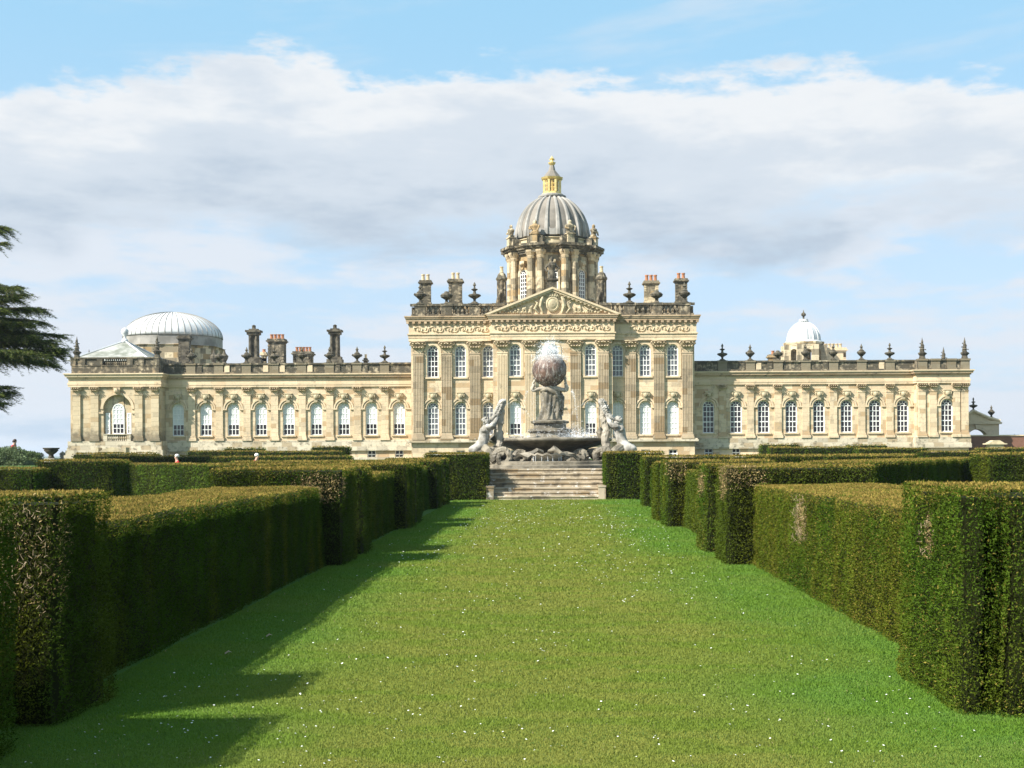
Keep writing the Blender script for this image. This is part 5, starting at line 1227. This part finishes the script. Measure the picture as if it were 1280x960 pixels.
def triton(x, y, z, mir, label, mat):
    root = thing('triton_statue', label, 'statue', (x, y, z), 'stone tritons blowing shells beside the fountain')
    m_ = mir; B_ = 1.28
    def J(p, r_): return ((p[0]*m_, p[1], p[2]), r_*B_)
    js = [J((0, 0, .30), .30), J((.0, .02, .58), .25), J((.03, .0, .88), .30), J((.05, -.02, 1.08), .23), J((.10, -.04, 1.20), .11)]; es = [(0, 1), (1, 2), (2, 3), (3, 4)]
    chain(js, es, 4, [J((.16, -.07, 1.32), .135), J((.20, -.10, 1.43), .12)])
    for s_, yy_ in ((1, -.26), (-1, .26)):
        e = chain(js, es, 3, [J((.12, yy_*1.1, 1.12), .13), J((.42, yy_*1.3, 1.16), .105), J((.58, yy_*.8, 1.46), .085), J((.62, yy_*.5, 1.56), .06)])
        for f_ in range(4): chain(js, es, e, [J((.66, yy_*.5+(f_-1.5)*.035, 1.66), .020), J((.66, yy_*.3+(f_-1.5)*.03, 1.74), .016)])
        chain(js, es, e, [J((.72, yy_*.5, 1.60), .022), J((.74, yy_*.3, 1.66), .018)])
    for yy_ in (-.2, .2): chain(js, es, 0, [J((-.20, yy_*1.2-.1, .20), .27), J((-.46, yy_*1.4-.15, .10), .19), J((-.74, yy_*1.4-.2, .03), .09)])
    rough(skin_body('body', js, es, mat, parent=root), .035, 7)
    mb = MB(); hx0 = .17*m_
    for i in range(34):
        a = random.uniform(0, 6.28); b2 = random.uniform(-.5, 1.4); mb.ball((hx0-.06*m_+.18*math.cos(a)*math.cos(b2), -.07+.18*math.sin(a)*math.cos(b2), 1.40+.17*math.sin(b2)), .07, 5, 4)
    mb.obj('hair', M[mat], root)
    pts = [Vector((.24*m_, -.12, 1.42)), Vector((.44*m_, -.1, 1.56)), Vector((.66*m_, -.05, 1.80)), Vector((.80*m_, 0, 2.08)), Vector((.86*m_, .0, 2.30)), Vector((.80*m_, -.03, 2.42))]
    mb = MB(); mb.tube([pts[0].lerp(pts[1], t) for t in (0, .5)]+[a.lerp(b, t) for a, b in zip(pts[1:], pts[2:]) for t in (0, .33, .66)]+[pts[-1]], [.04, .08, .12, .13, .14, .16, .16, .17, .17, .18, .19, .2, .2, .12, .05], 12)
    for i in range(6):
        for k_ in range(6): mb.ball(pts[2].lerp(pts[4], i/5.5)+Vector((.16*math.cos(k_+i), .16*math.sin(k_+i), 0)), .06, 5, 4)
    rough(mb.obj('conch_shell', M[mat], root), .03, 9)
    mb = MB(); q_ = [Vector((.60*m_, .14, -.1)), Vector((.74*m_, .12, .5)), Vector((.66*m_, .1, 1.0)), Vector((.80*m_, .08, 1.5)), Vector((.84*m_, .05, 2.0))]
    mb.tube([a.lerp(b, t) for a, b in zip(q_, q_[1:]) for t in (0, .25, .5, .75)]+[q_[-1]], [.2]*4+[.19]*4+[.16]*4+[.15]*4+[.1], 10)
    rough(mb.obj('support', M['fount2'], root), .05, 6)
    mb = MB(); mb.lathe([(.62, -.95), (.6, -.1), (.66, -.05), (.55, .1), (.3, .2)], 0, 0, 0, 16)
    rough(mb.obj('rock', M['fount'], root), .12, 3)
    mb = MB(); coil(mb, .92*m_, -.85, -.30, .40, .20, 1.35, ph=R(200) if m_ > 0 else R(-20), sgn=-m_, tail=([(.0, -.3, .15), (.25*m_, -.6, .0)], [.26, .23]), n=60)
    rough(mb.obj('tail', M['fount'], root), .04, 7)
    return root
zT = PZ(564, 56)
triton(PX(605, 56), 56.0, zT, 1, 'whitish seated stone triton left of the basin lifting a conch towards the right', 'statuew')
triton(PX(776, 56), 56.0, zT, -1, 'whitish seated stone triton right of the basin lifting a conch towards the left', 'statuew')
# further coils and fish heads round the basin foot
for s_ in (-1, 1):
    mb = MB(); coil(mb, fx+s_*1.35, YF-2.5, ZF+.50, .30, .15, 1.3, ph=0 if s_ > 0 else math.pi, sgn=s_, n=50); rough(lobj(mb, 'carved_scroll', M['fount'], fo), .04, 7)
    mb = MB(); coil(mb, fx+s_*2.45, YF-2.3, ZF+.55, .40, .19, 1.4, ph=0 if s_ > 0 else math.pi, sgn=-s_, n=50); rough(lobj(mb, 'carved_scroll', M['fount'], fo), .05, 6)
    for i in range(9):
        mb = MB(); rr_ = random.uniform(.16, .34); mb.ball((fx+s_*(.3+i*.36), YF-random.uniform(1.7, 2.4), ZF+random.uniform(.15, .7)), rr_, 14, 9, (1.3, 1, .9)); rough(lobj(mb, 'rock', M['fount'], fo), .11, 3.5)
    mb = MB(); mb.tube([(fx+s_*2.6, YF-1.2, zr), (fx+s_*2.35, YF-1.4, zr+.35), (fx+s_*2.4, YF-1.5, zr+.55)], [.3, .2, .04], 6); rough(lobj(mb, 'rim_ornament', M['fount'], fo), .05, 5)
    mb = MB(); mb.tube([(fx-.15+s_*x_, YF-y_, ZF+z_) for x_, y_, z_ in ((.15, 3.1, .78), (.38, 3.2, .80), (.62, 3.2, .66), (.9, 3.1, .60), (1.2, 3.0, .56), (1.45, 2.9, .40))], [.07, .15, .13, .12, .10, .05], 10)
    rough(lobj(mb, 'carved_fish', M['fount'], fo), .12, 5)

# water spray
mist, nt, g, b = newmat('spray_droplets'); b.inputs['Base Color'].default_value = (.92, .94, .96, 1); b.inputs['Roughness'].default_value = .3
b.inputs['Alpha'].default_value = .34
def drops(P, s):
    n = len(P); a = rng.normal(0, 1, (n, 3, 3)); a /= np.linalg.norm(a, axis=2)[:, :, None]; V = P[:, None, :]+a*s[:, None, None]; return V.reshape(-1, 3)
Ps = []; Sz = []
def cloudp(n, f_, s0=.02, s1=.045):
    n *= 4; s0 = max(s0, .014); s1 = max(s1, .026); Ps.append(np.array([f_() for _ in range(n)])); Sz.append(rng.uniform(s0, s1, n))
ga = random.gauss; gx = fx
cloudp(1500, lambda: (gx+ga(0, .24), YF+ga(0, .2), gz+gr+abs(ga(.05, .28))))
cloudp(900, lambda: (lambda t, r: (gx+r*math.cos(t), YF+r*math.sin(t), gz+gr*.95-(r-.3)*.8*abs(ga(.5, .4))))(random.uniform(0, 6.3), random.uniform(.2, .95)))
def sheet():
    t = random.uniform(0, 6.28); u_ = random.random(); r = gr*1.04+.1*random.random(); return (gx+r*math.cos(t), YF+r*math.sin(t), gz+.2-u_**.8*2.9)
cloudp(900, sheet, .008, .016)
cloudp(2600, lambda: (gx+ga(.55, .65), YF-.2+ga(0, .5), zr+abs(ga(0, .28))))
cloudp(1200, lambda: (gx+ga(.3, 1.3), YF-.2+ga(0, .5), zr+abs(ga(0, .12))))
def side(): # fine jets falling past the globe
    s_ = random.choice((-1, 1, 1)); u_ = random.random(); return (gx+s_*(1.05+.35*u_)+ga(0, .03), YF-.4+ga(0, .1), zr+2.3-u_*u_*2.3+ga(0, .04))
cloudp(360, side, .006, .012)
def arcj():
    s_ = random.choice((-1, 1)); u_ = random.random(); return (gx+s_*(2.6-2.2*u_)+ga(0, .03), YF-1.6+ga(0, .05), zr+1.2+1.9*u_*(1-u_)*2-u_*1.1+ga(0, .04))
cloudp(260, arcj, .006, .012)
P = np.concatenate(Ps); V = drops(P, np.concatenate(Sz)); sp_me = fastmesh('water_spray', V, 3, np.ones((len(P), 3)), mist)
tag(put('water_spray', sp_me), 'white water spray rising over the globe and splashing in the basin', 'water spray', kind='stuff')
# drips from the front shell
mb = MB()
for i in range(16): x = fx-.15+random.uniform(-.8, .8); y = YF-3.1-random.uniform(.1, .5); mb.tube([(x, y, ZF+.6+random.uniform(-.1, .05)), (x, y-.03, ZF+.28)], .012, 4)
lobj(mb, 'falling_water', mist, fo)['kind'] = 'stuff'

# ------------------------------------------------------------ people
M['red'] = simple('red_coat_cloth', (.55, .02, .03), .8); M['navy'] = simple('dark_trousers', (.03, .03, .05), .8); M['skin'] = simple('skin', (.55, .33, .24), .6, var=.1)
M['wh'] = simple('white_hair', (.78, .74, .68), .8); M['blk'] = simple('dark_cloth', (.04, .04, .05), .8); M['brn'] = simple('dark_hair', (.05, .03, .02), .7)
def person(x, y, z, rz, label, coat='red', hair='wh', lean=0.0, s=1.0):
    root = thing('person', label, 'person', (x, y, z)); root.rotation_euler.z = rz; root.scale = (s, s, s)
    js = [((0, 0, .95), .15), ((0, .0, 1.15), .14), ((0, -.02-lean*.3, 1.38), .15), ((0, -.03-lean*.5, 1.50), .06), ((0, -.05-lean*.6, 1.60), .085), ((0, -.06-lean*.6, 1.70), .09)]; es = [(0, 1), (1, 2), (2, 3), (3, 4), (4, 5)]
    chain(js, es, 4, [((0, -.15-lean*.6, 1.62), .018)])
    for q in (-1, 1):
        e = chain(js, es, 2, [((q*.17, -.02-lean*.3, 1.40), .07), ((q*.23, .0, 1.13), .05), ((q*.24, -.08, .90), .035), ((q*.24, -.10, .83), .03)])
        for f_ in range(4): chain(js, es, e, [((q*.24, -.13+.022*f_, .76+.004*f_), .010), ((q*.235, -.13+.022*f_, .715+.004*f_), .009)])
        chain(js, es, e, [((q*.22, -.15, .80), .011)])
        chain(js, es, 0, [((q*.10, 0, .88), .10), ((q*.10, -.02+q*.08, .48), .065), ((q*.10, .02+q*.12, .08), .04), ((q*.10, -.12+q*.12, .04), .035)])
    skin_body('body', js, es, 'skin', parent=root)
    js = [((0, 0, .82), .20), ((0, 0, 1.1), .17), ((0, -.02-lean*.3, 1.36), .18), ((0, -.03-lean*.5, 1.50), .09)]; es = [(0, 1), (1, 2), (2, 3)]
    for q in (-1, 1): chain(js, es, 2, [((q*.19, -.02-lean*.3, 1.40), .09), ((q*.25, .0, 1.13), .075), ((q*.25, -.07, .93), .06)])
    skin_body('coat', js, es, coat, parent=root)
    js = [((0, 0, .9), .17)]; es = []
    for q in (-1, 1): chain(js, es, 0, [((q*.10, 0, .80), .12), ((q*.10, -.02+q*.08, .48), .09), ((q*.10, .02+q*.12, .12), .07)])
    skin_body('trousers', js, es, 'navy', parent=root)
    mb = MB(); cy_ = -.045-lean*.6
    mb.lathe([(.092, -.06), (.104, .0), (.10, .04), (.07, .085), (.01, .105)], 0, cy_+.02, 1.70, 12, 1, 1.1); mb.obj('hair', M[hair], root, smooth=True)
    mb = MB()
    for q in (-1, 1): mb.ball((q*.035, -.138-lean*.6, 1.67), .012, 6, 4)
    mb.box(-.03, .03, -.138-lean*.6, -.12-lean*.6, 1.565, 1.575); mb.obj('face', M['brn'], root)
    return root
person(PX(222, 57.6), 57.6, terrain_z(0, 57.6), R(-60), 'white-haired person in a red coat walking behind the left hedges, nearer the pavilion', s=.97)
person(PX(319, 57.6), 57.6, terrain_z(0, 57.6), R(60), 'white-haired person in a red and blue coat behind the left hedges, midway along the wing', lean=.12, s=.98)
person(PX(17, 88), 88, T, R(80), 'person in a red jacket and dark clothes standing by shrubs at the far left edge', 'red', 'brn', s=1.0)
person(PX(14.5, 89), 89.5, T, R(120), 'person in dark clothes close behind the red-jacketed one at the far left', 'blk', 'brn', s=1.06)

# ------------------------------------------------------------ leaves for trees and shrubs
def leaf_cloud(P, D, L, W, tint):
    n = len(P); D = D/np.linalg.norm(D, axis=1)[:, None]; s_ = np.cross(D, rng.normal(0, 1, (n, 3))); s_ /= np.linalg.norm(s_, axis=1)[:, None]+1e-9
    V = np.zeros((n, 3, 3)); V[:, 0] = P-s_*W[:, None]; V[:, 1] = P+s_*W[:, None]; V[:, 2] = P+D*L[:, None]; return V.reshape(-1, 3)
def shrub(cx, cy, z, rx, ry, rz_, label, n=9000, col=(.06, .11, .035)):
    u = rng.normal(0, 1, (n, 3)); u /= np.linalg.norm(u, axis=1)[:, None]; u[:, 2] = abs(u[:, 2]); rr = rng.uniform(.7, 1.0, n)[:, None]
    q = u*2.2+cx; bump = .75+.5*vnoise(q, 61)[:, None]; P = u*rr*bump*[rx, ry, rz_]+[cx, cy, z]
    c = np.array(col)*(.5+.9*rng.random(n))[:, None]
    me = fastmesh('foliage', leaf_cloud(P, u+rng.normal(0, .6, (n, 3)), np.full(n, .13), np.full(n, .04), c), 3, c, M['leaf'])
    root = thing('shrub', label, 'shrub', (cx, cy, z)); o = put('foliage', me, root); o.location = -root.location
    mb = MB()
    for i in range(5): mb.tube([(0, 0, 0), (random.gauss(0, .3)*rx, random.gauss(0, .3)*ry, rz_*.7)], [.04, .015], 5)
    mb.obj('stem', M['bark'], root)
shrub(PX(8, 82), 82, T, 1.5, 1.3, 1.15, 'grey-green bushy shrub at the far left edge below the standing people', col=(.16, .21, .10))
shrub(PX(32, 84), 84, T, 1.2, 1.1, .95, 'smaller grey-green shrub just right of the bushy one at far left', col=(.14, .19, .08))

# ---- cedar
def cedar():
    tx, ty = -33.0, 63.0
    root = thing('cedar_tree', 'dark layered cedar tree reaching in from the left edge with drooping branch tips', 'tree', (tx, ty, 0))
    mb = MB(); mb.tube([(0, 0, -.1), (.1, 0, 3), (-.1, .1, 8), (.1, 0, 14), (0, 0, 19)], [.75, .6, .48, .28, .06], 12); mb.obj('trunk', M['bark'], root)
    k = 1500/63.0
    def zz(py): return CH+(565-py)/k
    def xx(px): return (px-19-685)/k-tx
    # (start z, end x, end y offset, end z, fullness)
    limbs = [(zz(380+i*7), xx([34, 56, 62, 50, 66, 84, 92, 96, 88, 76][i]), [1.0, -1.8, .2, 2.2, -.9, 1.1, -.4, .4, -1.2, .7][i], zz([352, 362, 384, 394, 405, 414, 428, 434, 444, 452][i]), 1.0) for i in range(10)]+[(zz(300), xx(27), 0, zz(281), .9), (zz(330), xx(12), 1.5, zz(293), .5), (zz(400), xx(50), -.5, zz(366), 1.0), (zz(400), xx(54), 1.8, zz(378), 1.1), (zz(420), xx(40), -2.0, zz(388), 1.2),
             (zz(425), xx(40), .5, zz(402), 1.2), (zz(440), xx(84), -.3, zz(424), 1.2), (zz(450), xx(82), 1.6, zz(432), 1.0), (zz(455), xx(70), -1.6, zz(440), 1.0), (zz(450), xx(74), 0, zz(449), 1.0), (zz(452), xx(45), -2.0, zz(440), 1.1),
             (zz(395), xx(30), -1.2, zz(356), 1.0), (zz(410), xx(52), -1.4, zz(374), 1.1), (zz(430), xx(44), 1.2, zz(412), 1.2), (zz(445), xx(60), -.8, zz(418), 1.2), (zz(455), xx(86), .6, zz(438), 1.1), (zz(462), xx(62), .9, zz(446), .9), (zz(325), xx(22), -.8, zz(286), .9), (zz(520), xx(26), .6, zz(486), .9),
             (zz(505), xx(27), 0, zz(480), .9), (zz(510), xx(22), -1.0, zz(492), .9), (zz(515), xx(8), 1.2, zz(500), .8)]
    for i in range(16):   # limbs on the far sides of the tree, outside the picture
        a = R(75+i*13.5); h = 5+(i % 6)*2.4; L_ = random.uniform(4, 6.5)*(1-.35*h/20); limbs.append((h, math.cos(a)*L_, math.sin(a)*L_, h+random.uniform(-.6, .5), .8))
    P = []; D = []; tw_ = MB()
    for (z0, ex, ey, ez, full) in limbs:
        A = Vector((0, 0, z0)); E = Vector((ex, ey, ez)); Mx = A.lerp(E, .5)+Vector((0, 0, .5)); pts = []
        for i in range(13): t = i/12; pts.append(A*(1-t)**2+Mx*2*t*(1-t)+E*t*t)
        mb = MB(); mb.tube(pts, [.16*(1-t/13)+.015 for t in range(13)], 7); mb.obj('limb', M['bark'], root)
        ld = (E-A); ld.z = 0; ld.normalize(); sd2 = Vector((-ld.y, ld.x, 0))
        nt_ = int(95*full)
        for q in range(nt_):
            t = .3+.7*(q/nt_)**.8; i = min(11, int(t*12)); b0 = pts[i].lerp(pts[i+1], t*12-i) if i < 12 else pts[12]
            s_ = random.choice((-1, 1)); ang = random.uniform(.15, 1.15)*s_; d = (ld*math.cos(ang)+sd2*math.sin(ang)); d.z = random.uniform(-.38, .24); ln = random.uniform(.35, 1.5)*(1.1-.45*t)
            droop = random.uniform(.05, .5); prev = None; m = int(ln*30)
            tp = [b0+d*ln*u_+Vector((0, 0, -droop*u_*u_*ln)) for u_ in (0, .33, .66, 1)]; tw_.tube(tp, [.018, .012, .008, .003], 3)
            for u_ in np.linspace(.12, 1.03, m):
                c = b0+d*ln*u_+Vector((0, 0, -droop*u_*u_*ln))
                for _ in range(max(2, int(7*(1.15-u_)))):
                    dd = Vector((d.x*1.4+random.gauss(0, .6), d.y*1.4+random.gauss(0, .6), random.gauss(.12, .32)-droop*u_)); P.append(c+Vector((random.gauss(0, .045), random.gauss(0, .045), random.gauss(.0, .03)))); D.append(dd)
    tw_.obj('twigs', M['bark'], root)['kind'] = 'stuff'
    P = np.array(P); D = np.array(D); n = len(P); c = np.array([.070, .095, .034])*(.4+1.0*rng.random(n))[:, None]; hi = rng.random(n) < .35*vnoise(P*1.5, 71)*2; c[hi] *= [2.3, 2.1, 1.2]
    me = fastmesh('foliage', leaf_cloud(P, D, rng.uniform(.06, .17, n), rng.uniform(.009, .017, n), c), 3, c, M['leaf'])
    put('foliage', me, root)['kind'] = 'stuff'
cedar()

# ---- distant trees
def far_tree(x, y, zb, h, wd, label, col):
    root = thing('distant_tree', label, 'tree', (x, y, zb), 'trees on the far horizon'); n = 2600
    mb = MB(); mb.tube([(0, 0, 0), (.2, 0, h*.35), (0, .1, h*.8)], [h*.03, h*.022, h*.005], 6)
    for i in range(5): a = random.uniform(0, 6.28); mb.tube([(0, 0, h*.3+.06*i*h), (math.cos(a)*wd*.3, math.sin(a)*wd*.3, h*(.5+.07*i))], [h*.012, h*.004], 4)
    mb.obj('trunk', M['bark'], root)
    P = []; 
    for k_ in range(14):
        a = random.uniform(0, 6.28); r = random.uniform(0, .36)*wd; c = np.array([r*math.cos(a), r*math.sin(a), h*random.uniform(.38, .86)]); rad = wd*random.uniform(.12, .24)
        u = rng.normal(0, 1, (n//14, 3)); u /= np.linalg.norm(u, axis=1)[:, None]; P.append(c+u*rad*rng.uniform(.55, 1.05, (len(u), 1))*[1, 1, .8])
    P = np.concatenate(P); m = len(P); c = np.array(col)*(.45+.9*rng.random(m))[:, None]
    put('crown', fastmesh('crown', leaf_cloud(P, rng.normal(0, 1, (m, 3)), np.full(m, h*.06), np.full(m, h*.022), c), 3, c, M['leaf']), root)
for (p, Y, yt, wpx, lab, col) in ((-14, 430, 556, 22, 'distant hazy tree at the extreme left horizon', (.05, .06, .03)), (28, 460, 561, 16, 'low hazy tree on the left horizon behind the shrubs', (.05, .07, .03)), (44, 440, 558, 20, 'rounded hazy tree left of the stone vase on the horizon', (.05, .07, .03)), (80, 420, 558.5, 16, 'hazy tree between the stone vase and the left pavilion', (.05, .065, .03)),
        (95, 470, 560, 20, 'hazy tree at the corner of the left pavilion', (.05, .07, .03)), (1224, 380, 543, 20, 'bluish distant tree seen through the gateway arch', (.04, .06, .03)), (1254, 400, 543, 16, 'bluish distant tree right of the gateway', (.04, .06, .03)),
        (1268, 300, 543, 22, 'bare reddish-brown tree above the brick wall', (.12, .07, .045)), (1286, 300, 541, 26, 'bare reddish-brown tree cut by the right edge of the photo', (.12, .07, .045)), (1308, 320, 542, 26, 'brown tree beyond the right edge', (.10, .07, .04))):
    zb = terrain_z(0, Y)-.2; h = PZ(yt, Y)-zb; far_tree(PX(p, Y), Y, zb, h, wpx*Y/F*1.25, lab, col)

# ------------------------------------------------------------ air
hm = bpy.data.materials.new('thin_haze'); hm.use_nodes = True; nt = hm.node_tree; nt.nodes.clear()
pv = N(nt, 'ShaderNodeVolumePrincipled'); pv.inputs['Color'].default_value = (.80, .88, 1.0, 1); pv.inputs['Density'].default_value = .00016; pv.inputs['Anisotropy'].default_value = .2
o = N(nt, 'ShaderNodeOutputMaterial'); nt.links.new(pv.outputs[0], o.inputs['Volume'])
mb = MB(); mb.box(-6100, 6100, -500, 8100, -11.5, 45); tag(mb.obj('haze', hm), kind='stuff')
